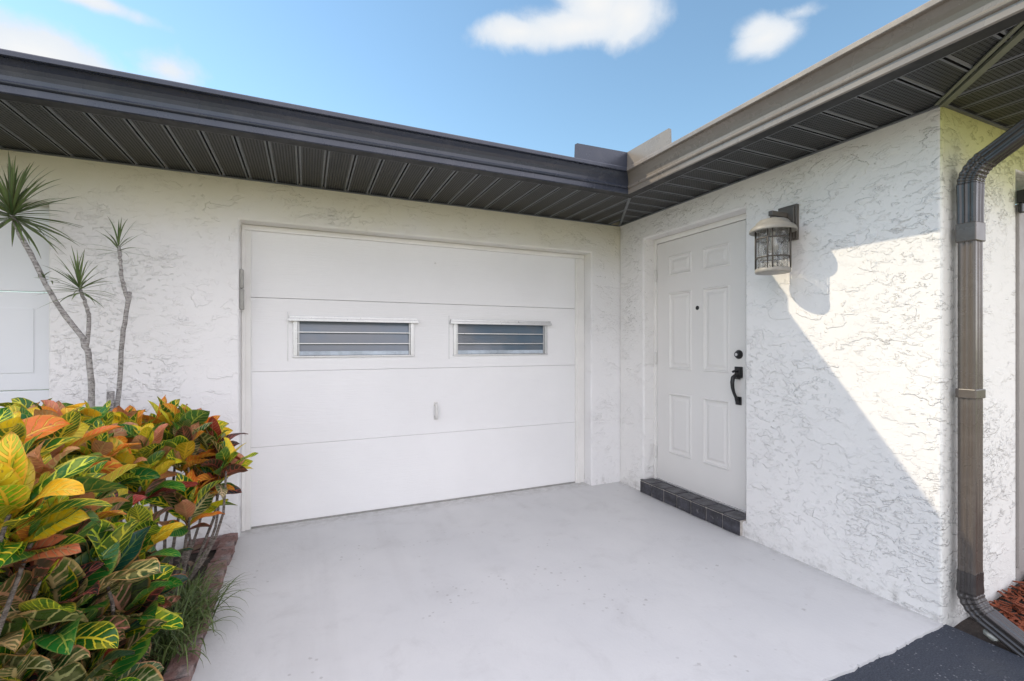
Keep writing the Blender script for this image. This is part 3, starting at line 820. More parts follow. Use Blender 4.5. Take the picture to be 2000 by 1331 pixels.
# handle set: plate, thumb latch, curved grip, foot
bm = bmesh.new()
hy = -1.262
cells(bm, [DX-0.010, DX-0.0005], [hy-0.034, hy+0.034], [1.090, 1.172], lambda x, y, z: True)
cells(bm, [DX-0.018, DX-0.0105], [hy-0.024, hy+0.024], [1.080, 1.165], lambda x, y, z: True)
cells(bm, [DX-0.012, DX-0.0005], [hy-0.024, hy+0.024], [0.892, 0.952], lambda x, y, z: True)
tube(bm, [(DX-0.012, hy, 1.135), (DX-0.045, hy+0.004, 1.142), (DX-0.060, hy+0.006, 1.134)], [0.008, 0.007, 0.010], 10)
tube(bm, [(DX-0.016, hy, 1.095), (DX-0.040, hy, 1.110), (DX-0.062, hy, 1.095), (DX-0.070, hy, 1.06), (DX-0.066, hy, 1.02), (DX-0.052, hy, 0.98), (DX-0.034, hy, 0.95), (DX-0.020, hy, 0.925), (DX-0.010, hy, 0.905)],
     [0.011, 0.013, 0.015, 0.015, 0.013, 0.011, 0.011, 0.015, 0.018], 12)
obj('door_handle', bm, M['black'], ed, bevel=0.004)

# tiled doorstep
bm = bmesh.new()
ya, yb = -1.395, -0.335
box(bm, -0.0225, 0.108, ya+0.004, yb-0.004, 0.0005, 0.108, 1)
n = 7; wt = (yb-ya)/n
for k in range(n):
    p, q = ya+wt*k+0.004, ya+wt*(k+1)-0.004
    j = rnd.uniform(-0.002, 0.002)
    box(bm, -0.030+j, -0.0228, p, q, 0.004, 0.1015, 0)
    box(bm, -0.031+j, 0.107, p, q, 0.1085, 0.1165+j*0.4, 0)
box(bm, -0.012, 0.107, yb-0.0035, yb+0.004, 0.001, 0.1155, 0)
st = obj('doorstep', bm, [M['tile'], M['grout']], house, bevel=0.004); st['label'] = 'low step of dark tiles below the entry door'

# side door at the right edge
bm = bmesh.new()
box(bm, 0.757, 0.80, -2.512, -2.40, 0.12, 2.10); box(bm, 1.68, 1.72, -2.512, -2.40, 0.12, 2.10); box(bm, 0.80, 1.68, -2.506, -2.42, 0.12, 0.20); box(bm, 0.80, 1.68, -2.49, -2.42, 0.20, 2.10)
box(bm, 0.757, 1.72, -2.50, -2.40, 0.0, 0.118)
sd = obj('side_door', bm, M['side_frame'], house, bevel=0.003)
bm = bmesh.new(); box(bm, 0.735, 1.74, -2.545, -2.505, 2.102, 2.17); box(bm, 0.735, 0.775, -2.53, -2.5125, 2.05, 2.10); obj('header', bm, M['black'], sd, bevel=0.004)

# downspout with elbows and straps
DSX, DSY = 0.106, -2.562
def arc(c, r_, a0, a1, n):      # in the y-z plane
    return [(DSX, c[0]+r_*math.cos(R(a0+(a1-a0)*i/n)), c[1]+r_*math.sin(R(a0+(a1-a0)*i/n))) for i in range(n+1)]
bm = bmesh.new()
sweep_rect(bm, [(DSX, DSY, 0.15), (DSX, DSY, 0.8), (DSX, DSY, 1.4), (DSX, DSY, 2.10)], 0.041, 0.033)
ds = obj('downspout', bm, M['downspout'], house); ds['label'] = 'brown rectangular downspout at the wall corner'
up = arc((DSY-0.13, 2.09), 0.13, 0, 58, 22)
d = Vector((0, -math.sin(R(58)), math.cos(R(58))))
last = Vector(up[-1]); up = [(DSX, DSY, 1.90), (DSX, DSY, 2.0)] + up + [tuple(last + d*0.05*k) for k in range(1, 7)]
sc = [1.09, 1.09] + [1.10 + 0.045*(1 if k % 4 < 2 else -0.3) for k in range(23)] + [1.06]*6
bm = bmesh.new(); sweep_rect(bm, up, 0.041, 0.033, sc); obj('elbow', bm, M['elbow'], ds)
dn = arc((DSY-0.11, 0.17), 0.11, 0, -62, 20)
d = Vector((0, -math.sin(R(62)), -math.cos(R(62))))
last = Vector(dn[-1]); dn = [(DSX, DSY, 0.26), (DSX, DSY, 0.20)] + dn + [tuple(last + d*0.04*k) for k in range(1, 6)]
dn = [p for p in dn]
sc = [1.07, 1.07] + [1.08 + 0.045*(1 if k % 4 < 2 else -0.3) for k in range(21)] + [1.10]*5
bm = bmesh.new(); sweep_rect(bm, dn, 0.041, 0.033, sc); obj('elbow', bm, M['elbow'], ds)
for zc, hh in ((1.868, 0.045), (1.105, 0.022)):
    bm = bmesh.new()
    cells(bm, [DSX-0.047, DSX+0.047], [DSY-0.039, DSY+0.038], [zc-hh, zc+hh], lambda x, y, z: True)
    box(bm, DSX+0.0475, DSX+0.056, DSY-0.030, DSY+0.010, zc-hh*0.8, zc+hh*0.8)
    obj('strap', bm, M['downspout'], ds, bevel=0.004)

# ------------------------------------------------------------------ wall lamp
LY, LP = -1.735, 0.155          # position along the wall, distance of the axis from it
lamp = empty('wall_lamp', (0.0, LY, 2.05), 'round carriage lamp with rippled glass on the wall beside the entry door', 'wall lamp')
bm = bmesh.new(); cells(bm, [-0.024, -0.001], [LY-0.062, LY+0.062], [1.985, 2.205], lambda x, y, z: True); cells(bm, [-0.034, -0.0245], [LY-0.050, LY+0.050], [1.997, 2.193], lambda x, y, z: True)
obj('backplate', bm, M['bronze'], lamp, bevel=0.003)
bm = bmesh.new(); box(bm, -LP-0.022, -0.0345, LY-0.014, LY+0.014, 2.128, 2.158); box(bm, -LP-0.014, -LP+0.014, LY-0.011, LY+0.011, 2.105, 2.1275)
obj('arm', bm, M['bronze'], lamp, bevel=0.003)
c = (-LP, LY, 0)
bm = bmesh.new()
lathe(bm, [(0.0, 2.112), (0.045, 2.110), (0.078, 2.100), (0.092, 2.086), (0.097, 2.074), (0.105, 2.070), (0.122, 2.056), (0.131, 2.040), (0.131, 2.030), (0.124, 2.028), (0.108, 2.040), (0.0, 2.042)], c, 48)
obj('cap', bm, M['cream'], lamp)
bm = bmesh.new()
lathe(bm, [(0.0845, 1.803), (0.0845, 2.039)], c, 48)
obj('glass', bm, M['lamp_glass'], lamp)
bm = bmesh.new()
lathe(bm, [(0.0, 1.796), (0.086, 1.797), (0.092, 1.804), (0.097, 1.802), (0.099, 1.786), (0.096, 1.777), (0.080, 1.775), (0.0, 1.776)], c, 48)
obj('base', bm, M['cream'], lamp)
bm = bmesh.new()
for zz in (1.870, 1.985):
    lathe(bm, [(0.089, zz-0.004), (0.0935, zz-0.004), (0.0935, zz+0.004), (0.089, zz+0.004), (0.089, zz-0.004)], c, 48)
for k in range(4):
    for da in (-8, 8):
        a = R(k*90 + 28 + da)
        x, y = c[0]+0.0955*math.cos(a), c[1]+0.0955*math.sin(a)
        tube(bm, [(x, y, 1.80), (x, y, 2.05)], 0.0038, 6)
obj('cage', bm, M['dark_bronze'], lamp)
bm = bmesh.new()
lathe(bm, [(0.0, 1.90), (0.018, 1.905), (0.029, 1.925), (0.029, 1.945), (0.016, 1.985), (0.014, 2.03)], c, 20)
obj('bulb', bm, M['bulb'], lamp)

# grey two piece contact box on the garage jamb
sens = empty('contact_sensor', (-3.205, 0.05, 1.72), 'small grey two piece sensor on the left jamb of the garage opening', 'sensor')
bm = bmesh.new(); cells(bm, [-3.209, -3.186], [0.018, 0.058], [1.728, 1.862], lambda x, y, z: True); obj('cover', bm, M['grey_plastic'], sens, bevel=0.006)
bm = bmesh.new(); cells(bm, [-3.209, -3.184], [0.016, 0.056], [1.580, 1.722], lambda x, y, z: True); obj('cover', bm, M['grey_plastic'], sens, bevel=0.004)

# ------------------------------------------------------------------ bricks along the bed
GB = 'bricks edging the planting bed'
def edging(x, y, rz_, L, w, label, tilt=0.0, z=0.012):
    bm = bmesh.new()
    cells(bm, [-w/2, w/2], [-L/2, L/2], [-0.035, 0.03], lambda x_, y_, z_: True)
    bmesh.ops.subdivide_edges(bm, edges=bm.edges[:], cuts=3, use_grid_fill=True)
    for v in bm.verts: v.co += Vector((rnd.uniform(-1, 1), rnd.uniform(-1, 1), rnd.uniform(-1, 1)))*0.0028
    o = obj('edging_brick', bm, M['brick'], bevel=0.006)
    o.location = (x, y, z); o.rotation_euler = (tilt, rnd.uniform(-0.06, 0.06), rz_)
    tag(o, label, 'brick', GB)
edging(-3.40, -0.06, math.pi/2, 0.20, 0.095, 'edging brick lying along the foot of the garage wall')
ordinal = ['first edging brick from the wall, at the corner of the bed', 'second edging brick from the wall, reddish and bare', 'third edging brick from the wall, above the grass',
           'fourth edging brick from the wall, behind the grass blades', 'fifth edging brick from the wall, under the arching grass', 'sixth edging brick from the wall, below the grass',
           'seventh edging brick from the wall, near the bottom of the picture', 'eighth edging brick from the wall, at the bottom edge']
for k in range(8):
    edging(-3.262 + 0.002*k + rnd.uniform(-0.008, 0.008), -0.12-0.215*k, rnd.uniform(-0.06, 0.06), 0.205, 0.095, ordinal[k], rnd.uniform(-0.05, 0.05))

# pale stone beside the lower elbow
bm = bmesh.new()
bmesh.ops.create_icosphere(bm, subdivisions=2, radius=0.035)
for v in bm.verts: v.co = Vector((v.co.x*1.3, v.co.y*0.8, v.co.z*0.6)) * (1+rnd.uniform(-0.14, 0.14))
o = obj('stone', bm, M['stone']); o.location = (0.10, -2.64, 0.0); o.rotation_euler = (0.2, 0.1, 0.6)
tag(o, 'small pale chip of stone beside the foot of the downspout', 'stone')

# ------------------------------------------------------------------ leaves
class Leaves:
    def __init__(s):
        s.v = []; s.f = []; s.uv = []; s.c = {'base': [], 'vein': [], 'edge': [], 'par': []}
    def leaf(s, p, az, pitch, L, W, droop, roll, fold, cols, nu=10, wave=0.0, shape='croton', tw=0.0):
        nv = 4
        p = Vector(p); b0 = len(s.v)
        hd = Vector((math.cos(az), math.sin(az), 0)); side = Vector((-math.sin(az), math.cos(az), 0))
        pos = p.copy()
        phs = rnd.uniform(0, 6.28)
        for i in range(nu+1):
            t = i/nu
            th = pitch - droop*t*t
            d = hd*math.cos(th) + Vector((0, 0, 1))*math.sin(th)
            if i: pos = pos + d*(L/nu)
            nrm = d.cross(side)
            if nrm.z < 0 and abs(th) < 1.5: nrm = nrm
            rl = roll + tw*t
            sd = side*math.cos(rl) + nrm*math.sin(rl); up = nrm*math.cos(rl) - side*math.sin(rl)
            if shape == 'croton':
                w = W*(0.04 + 0.96*max(0.0, math.sin(math.pi*min(1, max(0, (t-0.07)/0.93))**0.88))**0.8) if t > 0.07 else W*0.05
                if t > 0.985: w = W*0.02
            else:
                w = W*(0.55+0.45*min(1, t*4))*(1-max(0, (t-0.35)/0.65)**1.6) + 0.0004
            for j in range(nv+1):
                q = (j/nv)*2-1
                h = fold*abs(q)*w + wave*math.sin(t*13+phs+q*1.2)*abs(q)*W
                s.v.append(pos + sd*(q*w) + up*h)
        for i in range(nu):
            for j in range(nv):
                a = b0+i*(nv+1)+j
                s.f.append((a, a+nv+1, a+nv+2, a+1))
                for (ii, jj) in ((i, j), (i+1, j), (i+1, j+1), (i, j+1)):
                    s.uv.append((ii/nu, jj/nv))
                    for k, cc in zip(('base', 'vein', 'edge', 'par'), cols): s.c[k].append((*cc, 1))
    def build(s, name, m, parent):
        me = bpy.data.meshes.new(name)
        me.from_pydata([tuple(v) for v in s.v], [], s.f)
        uv = me.uv_layers.new(name='leaf')
        uv.data.foreach_set('uv', [x for p in s.uv for x in p])
        for k, dat in s.c.items():
            at = me.color_attributes.new(name=k, type='FLOAT_COLOR', domain='CORNER')
            at.data.foreach_set('color', [x for p in dat for x in p])
        for p in me.polygons: p.use_smooth = True
        me.materials.append(m)
        me.update()
        o = bpy.data.objects.new(name, me); COL.objects.link(o)
        o.parent = parent; o.matrix_parent_inverse = Matrix.Translation(-Vector(parent.location))
        return o

PAL = {  # base, vein, edge, vein width
 'greenyellow': ((0.025, 0.155, 0.012), (0.80, 0.74, 0.05), (0.65, 0.60, 0.05), 0.40),
 'green':       ((0.016, 0.17, 0.022), (0.36, 0.46, 0.06), (0.20, 0.30, 0.05), 0.22),
 'yellow':      ((0.78, 0.56, 0.010), (0.88, 0.72, 0.05), (0.80, 0.50, 0.04), 0.5),
 'lime':        ((0.30, 0.46, 0.010), (0.86, 0.62, 0.04), (0.68, 0.52, 0.05), 0.6),
 'orange':      ((0.72, 0.21, 0.025), (0.85, 0.50, 0.05), (0.80, 0.30, 0.04), 0.4),
 'salmon':      ((0.66, 0.26, 0.12), (0.76, 0.40, 0.18), (0.62, 0.25, 0.12), 0.45),
 'red':         ((0.32, 0.022, 0.016), (0.50, 0.13, 0.10), (0.40, 0.06, 0.04), 0.35),
 'burgundy':    ((0.020, 0.024, 0.020), (0.46, 0.10, 0.075), (0.30, 0.09, 0.05), 0.30),
 'dark':        ((0.010, 0.055, 0.038), (0.13, 0.24, 0.06), (0.42, 0.20, 0.05), 0.18),
 'cream':       ((0.030, 0.100, 0.018), (0.62, 0.52, 0.24), (0.60, 0.36, 0.14), 0.55),
 'pink':        ((0.045, 0.085, 0.025), (0.62, 0.30, 0.20), (0.50, 0.30, 0.14), 0.5),
}
def pick(weights):
    ks = list(weights); tot = sum(weights.values()); x = rnd.uniform(0, tot)
    for k in ks:
        x -= weights[k]
        if x <= 0: break
    b, v, e, w = PAL[k]
    j = lambda c, a=0.22: tuple(max(0, q*rnd.uniform(1-a, 1+a)) for q in c)
    return (j(b), j(v, 0.15), j(e), (w*rnd.uniform(0.7, 1.25), rnd.random(), rnd.uniform(0.32, 0.62)))

TOPW = {'yellow': 2.6, 'lime': 1.6, 'greenyellow': 3.4, 'orange': 2.8, 'salmon': 1.8, 'green': 2.0}
MIDW = {'greenyellow': 3, 'orange': 2.2, 'red': 1.0, 'salmon': 1.2, 'burgundy': 0.9, 'green': 1.8, 'cream': 1.5, 'yellow': 1.4, 'lime': 1.0, 'pink': 1.0}
OUTW = {'greenyellow': 3.5, 'lime': 0.9, 'orange': 2.0, 'yellow': 0.8, 'green': 2.2, 'salmon': 1.4, 'red': 0.9, 'burgundy': 0.8, 'pink': 0.8}
LOWW = {'greenyellow': 3.4, 'cream': 3, 'dark': 2.0, 'burgundy': 1.4, 'pink': 1.3, 'red': 0.2, 'green': 2.0}

def rosette(Lv, tip, out_az, lean, n, L, top):
    """a whorl of leaves round a stem tip; lean tips it towards out_az"""
    tip = Vector(tip)
    ld = Vector((math.cos(out_az)*math.sin(lean), math.sin(out_az)*math.sin(lean), math.cos(lean)))
    a0 = rnd.uniform(0, 6.28)
    for i in range(n):
        t = i/max(1, n-1)                 # 0 innermost, 1 outermost
        az = a0 + i*2.39996 + rnd.uniform(-0.25, 0.25)
        pitch = R(82 - 62*t + rnd.uniform(-14, 14))
        pitch -= lean*0.9*math.cos(az-out_az) * (-0.55)*-1
        Lf = L*(0.60+0.5*math.sin(math.pi*(0.22+0.6*t)))*rnd.uniform(0.8, 1.15)
        base = tip - ld*(0.012 + 0.11*t)
        wts = top if t < 0.6 else (OUTW if top is TOPW else top)
        Lv.leaf(base, az, pitch, Lf, Lf*(rnd.uniform(0.23, 0.30) if top is LOWW else rnd.uniform(0.185, 0.25)), R(rnd.uniform(10, 68)), rnd.uniform(-0.6, 0.6), rnd.uniform(0.15, 0.55), pick(wts), nu=12, wave=rnd.uniform(0.03, 0.15), tw=rnd.uniform(-0.9, 0.9))

def croton(name_label, base, tips, L=0.185):
    root = empty('croton_shrub', base, name_label, 'shrub', 'croton shrubs in the planting bed')
    Lv = Leaves(); bm = bmesh.new()
    for (x, y, z, top, n) in tips:
        dx, dy = x-base[0], y-base[1]
        az = math.atan2(dy, dx) + rnd.uniform(-0.4, 0.4)
        lean = min(0.9, math.hypot(dx, dy)*1.1)
        b = Vector((base[0]+dx*0.35+rnd.uniform(-0.05, 0.05), base[1]+dy*0.35+rnd.uniform(-0.05, 0.05), -0.03))
        e = Vector((x, y, z)); pts = []; bx, by = rnd.uniform(-0.06, 0.06), rnd.uniform(-0.06, 0.06)
        for k in range(7):
            t = k/6
            p = b.lerp(e, t); p.x += (dx*0.12+bx)*math.sin(math.pi*t) + rnd.uniform(-0.008, 0.008); p.y += (dy*0.12+by)*math.sin(math.pi*t) + rnd.uniform(-0.008, 0.008)
            pts.append(p)
        tube(bm, pts, [0.0095-0.0045*k/6 for k in range(7)], 7)
        rosette(Lv, e, az, lean, int(n*(1.15 if top is LOWW else 1.4)), L*rnd.uniform(0.9, 1.15)*(1.22 if top is LOWW else 1.0), top)
    Lv.build('foliage', M['croton'], root)
    obj('stem', bm, M['croton_bark'], root)
    return root

T, Mi, Lo = TOPW, MIDW, LOWW
def J(l, a=0.03): return [(x+rnd.uniform(-a, a), y+rnd.uniform(-a, a), z+rnd.uniform(-a, a), w, n) for x, y, z, w, n in l]
croton('large croton shrub nearest the camera with sunlit yellow and lime top leaves', (-3.78, -1.72, 0.0), J([
    (-3.72, -1.95, 0.92, T, 15), (-3.52, -1.80, 0.88, T, 15), (-3.85, -1.70, 0.97, T, 15), (-3.60, -1.55, 0.93, T, 15), (-3.80, -1.45, 0.95, T, 14), (-4.02, -1.50, 0.98, T, 13), (-3.50, -1.98, 0.80, T, 14),
    (-3.47, -2.10, 0.92, {'lime': 2, 'greenyellow': 3, 'yellow': 2}, 13), (-3.50, -1.98, 0.84, T, 14), (-3.66, -1.72, 0.98, T, 14), (-3.74, -1.60, 0.80, T, 12), (-3.90, -1.84, 0.88, T, 12), (-3.50, -1.70, 0.78, T, 13), (-3.40, -1.70, 0.56, Lo, 13), (-3.58, -1.72, 0.66, Lo, 13), (-3.35, -1.62, 0.36, Lo, 12), (-3.42, -1.84, 0.24, Lo, 12), (-3.50, -1.86, 0.62, Lo, 12), (-3.66, -1.58, 0.52, Lo, 12), (-3.70, -1.52, 0.34, Lo, 12), (-3.62, -1.68, 0.28, Lo, 12), (-3.58, -1.60, 0.62, Lo, 12), (-3.52, -1.74, 0.42, Lo, 12),
    (-3.95, -1.95, 0.95, T, 13), (-3.52, -1.62, 0.62, Mi, 14), (-3.48, -1.85, 0.50, Lo, 14), (-3.60, -1.90, 0.50, Lo, 14), (-3.46, -1.68, 0.36, Lo, 13), (-3.54, -1.92, 0.34, Lo, 13), (-3.66, -1.98, 0.40, Lo, 12)]))
croton('croton shrub beside the garage jamb with orange and red leaves over bare stems', (-3.56, -0.72, 0.0), J([
    (-3.26, -0.66, 0.80, Mi, 15), (-3.33, -0.84, 0.76, Mi, 15), (-3.19, -0.80, 0.70, Mi, 13), (-3.50, -0.60, 0.88, T, 15), (-3.52, -0.95, 0.86, T, 15), (-3.66, -0.70, 0.92, T, 14), (-3.38, -0.50, 0.80, T, 13), (-3.25, -0.60, 0.62, Mi, 12),
    (-3.34, -0.92, 0.52, Mi, 12), (-3.42, -0.70, 0.86, T, 14), (-3.24, -0.74, 0.58, Mi, 13), (-3.58, -0.80, 0.86, T, 13), (-3.46, -0.98, 0.70, T, 13)]))
croton('croton shrub at the back of the bed under the bare dragon trees', (-4.05, -0.72, 0.0), J([
    (-4.05, -0.62, 0.88, T, 14), (-3.88, -0.52, 0.86, T, 14), (-4.22, -0.70, 0.90, T, 14), (-3.92, -0.90, 0.92, T, 14), (-4.12, -1.02, 0.92, T, 14), (-3.78, -0.76, 0.86, T, 14), (-4.30, -1.05, 0.92, T, 14), (-4.02, -1.22, 0.95, T, 14), (-3.74, -1.10, 0.92, T, 14),
    (-3.60, -1.20, 0.86, T, 14), (-3.56, -1.25, 0.60, Mi, 13), (-3.66, -0.95, 0.90, T, 14), (-3.84, -1.25, 0.93, T, 14), (-3.70, -0.60, 0.84, T, 12), (-4.20, -0.90, 0.88, T, 12), (-3.96, -0.72, 0.92, T, 13), (-3.52, -1.12, 0.74, T, 13)]))
croton('low croton shrub at the bed edge with cream veined green leaves', (-3.52, -1.38, 0.0), J([
    (-3.38, -1.22, 0.34, {'green': 4, 'greenyellow': 1.5, 'dark': 1}, 12), (-3.44, -1.42, 0.42, Lo, 14), (-3.40, -1.52, 0.26, Lo, 13), (-3.52, -1.30, 0.50, Lo, 13), (-3.60, -1.5, 0.46, Lo, 13), (-3.46, -1.65, 0.20, Lo, 12), (-3.56, -1.75, 0.22, Lo, 12), (-3.42, -1.34, 0.22, Lo, 11), (-3.50, -1.50, 0.60, Mi, 13), (-3.44, -1.30, 0.56, Mi, 12)]), 0.175)

# dragon trees
def strap_head(Lv, tip, d, n, L, W, spread=1.0, green=((0.07, 0.13, 0.04), (0.17, 0.24, 0.08))):
    tip = Vector(tip); a0 = rnd.uniform(0, 6.28)
    for i in range(n):
        t = i/max(1, n-1)
        az = a0 + i*2.39996
        pitch = R(86 - 110*t*spread + rnd.uniform(-10, 10))
        g = rnd.random(); base = tuple(green[0][k]+(green[1][k]-green[0][k])*g for k in range(3))
        Lv.leaf(tip - d*0.05*t, az, pitch, L*rnd.uniform(0.75, 1.1), W, R(rnd.uniform(5, 35)), rnd.uniform(-0.4, 0.4), 0.3, (base, base, base, (0, 0, 0)), nu=8, shape='strap')
def dragon(base, label, limbs, heads):
    root = empty('dragon_tree', base, label, 'dragon tree', 'bare stemmed dragon trees against the wall')
    bm = bmesh.new()
    for pts, rr in limbs: 
        # densify
        P_ = [Vector(p) for p in pts]; out = []; ra = []
        for i in range(len(P_)-1):
            for k in range(5):
                t = k/5; q = P_[i].lerp(P_[i+1], t); out.append(q + Vector((rnd.uniform(-1, 1), rnd.uniform(-1, 1), 0))*0.0035); ra.append((rr[0]+(rr[1]-rr[0])*((i+t)/(len(P_)-1)))*rnd.uniform(0.9, 1.1))
        out.append(P_[-1]); ra.append(rr[1])
        tube(bm, out, ra, 9)
    obj('trunk', bm, M['dragon_bark'], root)
    for tip, d, n, L, W, sp in heads:
        Lv = Leaves(); strap_head(Lv, tip, Vector(d).normalized(), n, L, W, sp); Lv.build('leaf_crown', M['blade'], root)
DY = -0.34
dragon((-3.88, DY, 0.0), 'tall forked dragon tree with one large and one small green leaf head',
       [([(-3.88, DY, -0.03), (-3.885, DY, 0.5), (-3.89, DY, 1.013), (-3.901, DY, 1.259), (-3.935, DY, 1.374), (-4.044, DY-0.01, 1.572), (-4.129, DY-0.02, 1.791), (-4.181, DY-0.03, 1.926), (-4.212, DY-0.03, 2.03)], (0.0165, 0.0105)),
        ([(-3.913, DY, 1.317), (-3.899, DY-0.01, 1.49), (-3.915, DY-0.01, 1.57), (-3.939, DY-0.02, 1.655)], (0.0105, 0.008))],
       [((-4.215, DY-0.03, 2.05), (-0.2, 0, 1), 92, 0.31, 0.0070, 1.08), ((-3.942, DY-0.02, 1.67), (-0.2, 0, 1), 48, 0.20, 0.0042, 0.98), ((-4.108, DY-0.02, 1.70), (-1, -0.2, 0.3), 9, 0.07, 0.004, 0.9)])
DY2 = -0.25
dragon((-3.80, DY2, 0.0), 'thin single stemmed dragon tree with a small sparse leaf head',
       [([(-3.81, DY2, -0.03), (-3.81, DY2, 0.5), (-3.802, DY2, 0.998), (-3.778, DY2, 1.376), (-3.750, DY2, 1.60), (-3.744, DY2, 1.648)], (0.0125, 0.0115)),
        ([(-3.752, DY2, 1.60), (-3.768, DY2-0.008, 1.67), (-3.783, DY2-0.01, 1.74), (-3.787, DY2-0.01, 1.83), (-3.795, DY2-0.01, 1.915)], (0.011, 0.009)),
        ([(-3.83, DY2-0.01, -0.03), (-3.833, DY2-0.01, 0.6), (-3.832, DY2-0.01, 1.062)], (0.019, 0.018))],
       [((-3.796, DY2-0.01, 1.925), (-0.05, 0, 1), 18, 0.19, 0.0040, 0.85)])

# grass clumps at the bed edge
GG = ((0.05, 0.10, 0.022), (0.16, 0.23, 0.07))
for (x, y, n, lab) in ((-3.33, -0.92, 80, 'small tuft of grass nearest the garage wall, between shrub and bricks'), (-3.29, -1.12, 150, 'largest clump of thin arching grass spilling over the bricks'), (-3.31, -1.33, 120, 'clump of grass at the lower end of the bricks under the croton')):
    Lv = Leaves()
    for i in range(n):
        g = rnd.random(); base = tuple(GG[0][k]+(GG[1][k]-GG[0][k])*g for k in range(3))
        Lv.leaf((x+rnd.gauss(0, 0.035), y+rnd.gauss(0, 0.05), -0.01), rnd.uniform(-math.pi, math.pi), R(rnd.uniform(50, 88)), rnd.uniform(0.20, 0.36), rnd.uniform(0.0025, 0.0042), R(rnd.uniform(60, 140)), 0, 0.3, (base, base, base, (0, 0, 0)), nu=9, shape='strap')
    root = empty('grass_clump', (x, y, 0), lab, 'grass clump', 'grass clumps along the bed edge')
    Lv.build('blades', M['blade'], root)
# dry leaf litter in the bed
Lv = Leaves()
for i in range(150):
    y = rnd.uniform(-2.0, -0.1); x = rnd.uniform(-3.9, -3.32)
    col = rnd.choice([(0.16, 0.10, 0.06), (0.10, 0.07, 0.05), (0.24, 0.17, 0.10), (0.13, 0.05, 0.03)])
    Lv.leaf((x, y, rnd.uniform(0.005, 0.025)), rnd.uniform(0, 6.28), R(rnd.uniform(-10, 18)), rnd.uniform(0.05, 0.12), rnd.uniform(0.008, 0.02), R(rnd.uniform(0, 50)), rnd.uniform(-0.6, 0.6), 0.3, (col, col, col, (0, 0, 0)), nu=6, wave=0.1, shape='croton')
holder = bpy.data.objects.new('tmp', None); COL.objects.link(holder)
lit = Lv.build('leaf_litter', M['blade'], holder); lit.parent = None; lit.matrix_parent_inverse = Matrix(); bpy.data.objects.remove(holder)
tag(lit, 'dry brown leaf litter on the soil of the bed', 'leaf litter', kind='stuff')

# ------------------------------------------------------------------ sky, sun, camera
SUND = Vector((1.0, -0.79, -1.06)).normalized()          # direction in which the sunlight travels
el = math.asin(-SUND.z); az = math.atan2(-SUND.x, -SUND.y)   # azimuth clockwise from +Y
CAM = Vector((-2.782, -3.692, 1.34)); YAW = 0.4175; F = 904.0
def ray(px, py):
    u = (px-1000)/F; v = -(py-672)/F
    return Vector((math.sin(YAW)+u*math.cos(YAW), math.cos(YAW)-u*math.sin(YAW), v)).normalized()

world = bpy.data.worlds.new('World'); scene.world = world; world.use_nodes = True
t = NT(world)
bg = t.n['Background']
sky = t.new('ShaderNodeTexSky'); sky.sky_type = 'NISHITA'; sky.sun_disc = False
sky.sun_elevation = el; sky.sun_rotation = az
sky.air_density = 1.0; sky.dust_density = 0.0; sky.ozone_density = 1.0
SKY = 0.11
dirn = t.new('ShaderNodeTexCoord').outputs['Generated']
dn_ = t.vmath('NORMALIZE', dirn)
sp = t.new('ShaderNodeSeparateXYZ'); t.l.new(dn_, sp.inputs[0])
wn = t.noise(dn_, 9.0, 7, 0.58, 0.4)
wn2 = t.noise(dn_, 28.0, 5, 0.6)
nz = t.math('ADD', t.math('MULTIPLY', t.math('SUBTRACT', wn, 0.5), 1.15), t.math('MULTIPLY', t.math('SUBTRACT', wn2, 0.5), 0.40))
# cumulus clouds: (bearing and height of centre, half width, half height, weight), all fixed in the sky
CL = [((1120, 52), 190, 40, 1.0), ((1160, 8), 85, 70, 1.0), ((1230, 30), 90, 60, 1.0), ((1010, 62), 90, 30, 0.9), ((1495, 76), 72, 34, 0.8), ((1478, 64), 52, 28, 0.62), ((1562, 24), 45, 16, 0.40),
      ((60, 105), 190, 62, 1.0), ((150, 130), 130, 40, 0.8), ((325, 138), 75, 42, 0.55), ((170, -2), 120, 18, 0.7)]
dens = None
for (px, py), a, b_, w in CL:
    c = ray(px, py)
    right = Vector((c.y, -c.x, 0)).normalized(); up = right.cross(c).normalized()
    k = ray(px, py); dd = 1/ (1/ (math.sqrt(1+((px-1000)/F)**2+((py-672)/F)**2)))   # pixels to radians at that bearing
    ra, rb = a/F/dd*0.95, b_/F/dd
    x = t.math('DIVIDE', t.vmath('DOT_PRODUCT', dn_, tuple(right)), ra)
    y = t.math('DIVIDE', t.vmath('DOT_PRODUCT', dn_, tuple(up)), rb)
    fwd = t.math('GREATER_THAN', t.vmath('DOT_PRODUCT', dn_, tuple(c)), 0.0)
    r_ = t.math('SQRT', t.math('ADD', t.math('MULTIPLY', x, x), t.math('MULTIPLY', y, y)))
    d_ = t.math('MULTIPLY', t.math('MULTIPLY', t.math('SUBTRACT', 1.25, r_), w), fwd)
    d_ = t.math('MAXIMUM', d_, -1.8)
    dens = d_ if dens is None else t.math('MAXIMUM', dens, d_)
dens = t.math('ADD', dens, nz)
cl = t.ramp(dens, 0.06, 0.72)
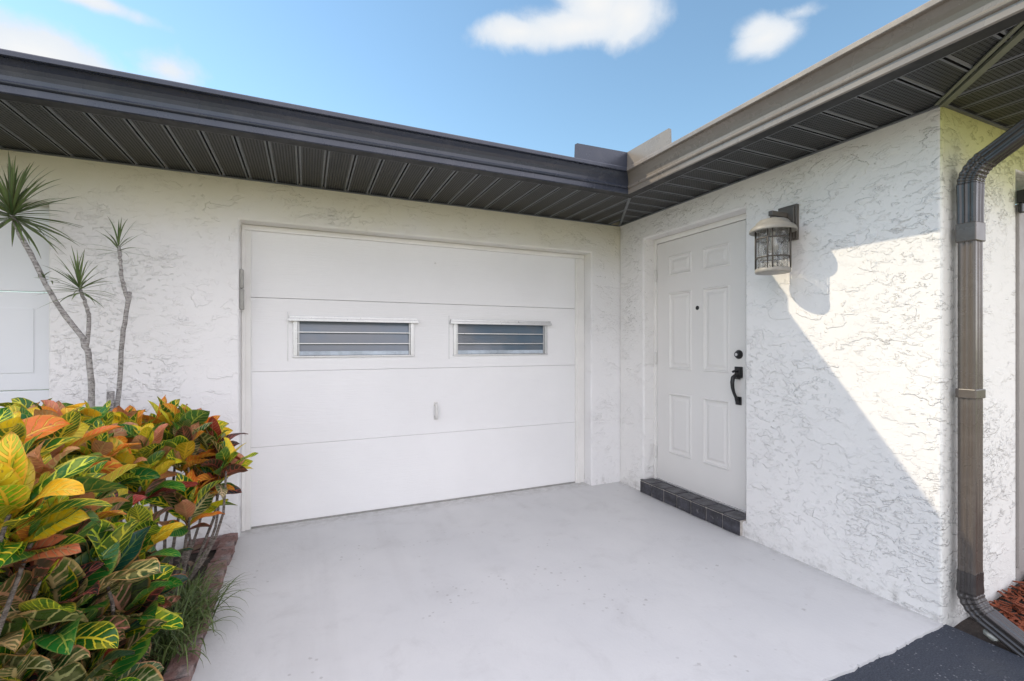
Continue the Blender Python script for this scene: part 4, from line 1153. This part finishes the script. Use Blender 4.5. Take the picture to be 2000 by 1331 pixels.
# bright fill cover added to the unseen southern sky and zenith, lifting shaded walls
cov = t.math('MAXIMUM', t.ramp(sp.outputs[1], -0.05, -0.35), t.ramp(sp.outputs[2], 0.70, 0.86))
fill_mask = t.math('MULTIPLY', t.ramp(t.noise(dn_, 2.4, 7, 0.6, 0.3), 0.36, 0.56), cov)
horizon = t.ramp(sp.outputs[2], 0.0, 0.75, 1.0, 0.0, smooth=False)
tint = t.mix(t.ramp(sp.outputs[2], 0.22, 0.62), (2.1, 2.3, 2.1, 1), (2.1, 2.3, 2.1, 1))
hazy = t.mix(1.0, sky.outputs[0], tint, 'MULTIPLY')
skyc = t.vmath('SCALE', hazy); t.n[-1].inputs['Scale'].default_value = SKY
shade = t.ramp(dens, 0.3, 1.5, 0.0, 1.0)
ccol = t.mix(shade, (0.80, 0.86, 0.93, 1), (0.97, 0.96, 0.94, 1))
c1 = t.mix(t.math('MULTIPLY', cl, 0.97), skyc, ccol)
SKY_FILL = 2.6
c2 = t.mix(t.math('MULTIPLY', fill_mask, 0.9), c1, (SKY_FILL*1.02, SKY_FILL*0.965, SKY_FILL*1.05, 1))
t.l.new(c2, bg.inputs[0]); bg.inputs[1].default_value = 1.0

sl = bpy.data.lights.new('sun', 'SUN'); sl.energy = 3.2; sl.angle = R(0.55); sl.color = (1.0, 0.86, 0.64)
so = bpy.data.objects.new('sun', sl); COL.objects.link(so)
so.rotation_euler = SUND.to_track_quat('-Z', 'Y').to_euler(); so.location = (-6, 6, 9)

cam = bpy.data.cameras.new('camera'); co_ = bpy.data.objects.new('camera', cam); COL.objects.link(co_)
cam.sensor_width = 36; cam.lens = F/2000*36; cam.clip_start = 0.05; cam.clip_end = 2000
cam.shift_y = (672-665.5)/2000
co_.location = CAM; co_.rotation_euler = (math.pi/2, 0, -YAW)
scene.camera = co_

scene.render.engine = 'CYCLES'
scene.cycles.max_bounces = 10; scene.cycles.diffuse_bounces = 6; scene.cycles.glossy_bounces = 4
scene.cycles.transparent_max_bounces = 12
scene.cycles.use_denoising = True
try: scene.cycles.denoiser = 'OPENIMAGEDENOISE'
except Exception: pass
scene.cycles.sample_clamp_indirect = 8
scene.view_settings.view_transform = 'Standard'; scene.view_settings.look = 'None'
scene.view_settings.exposure = 0; scene.view_settings.gamma = 1
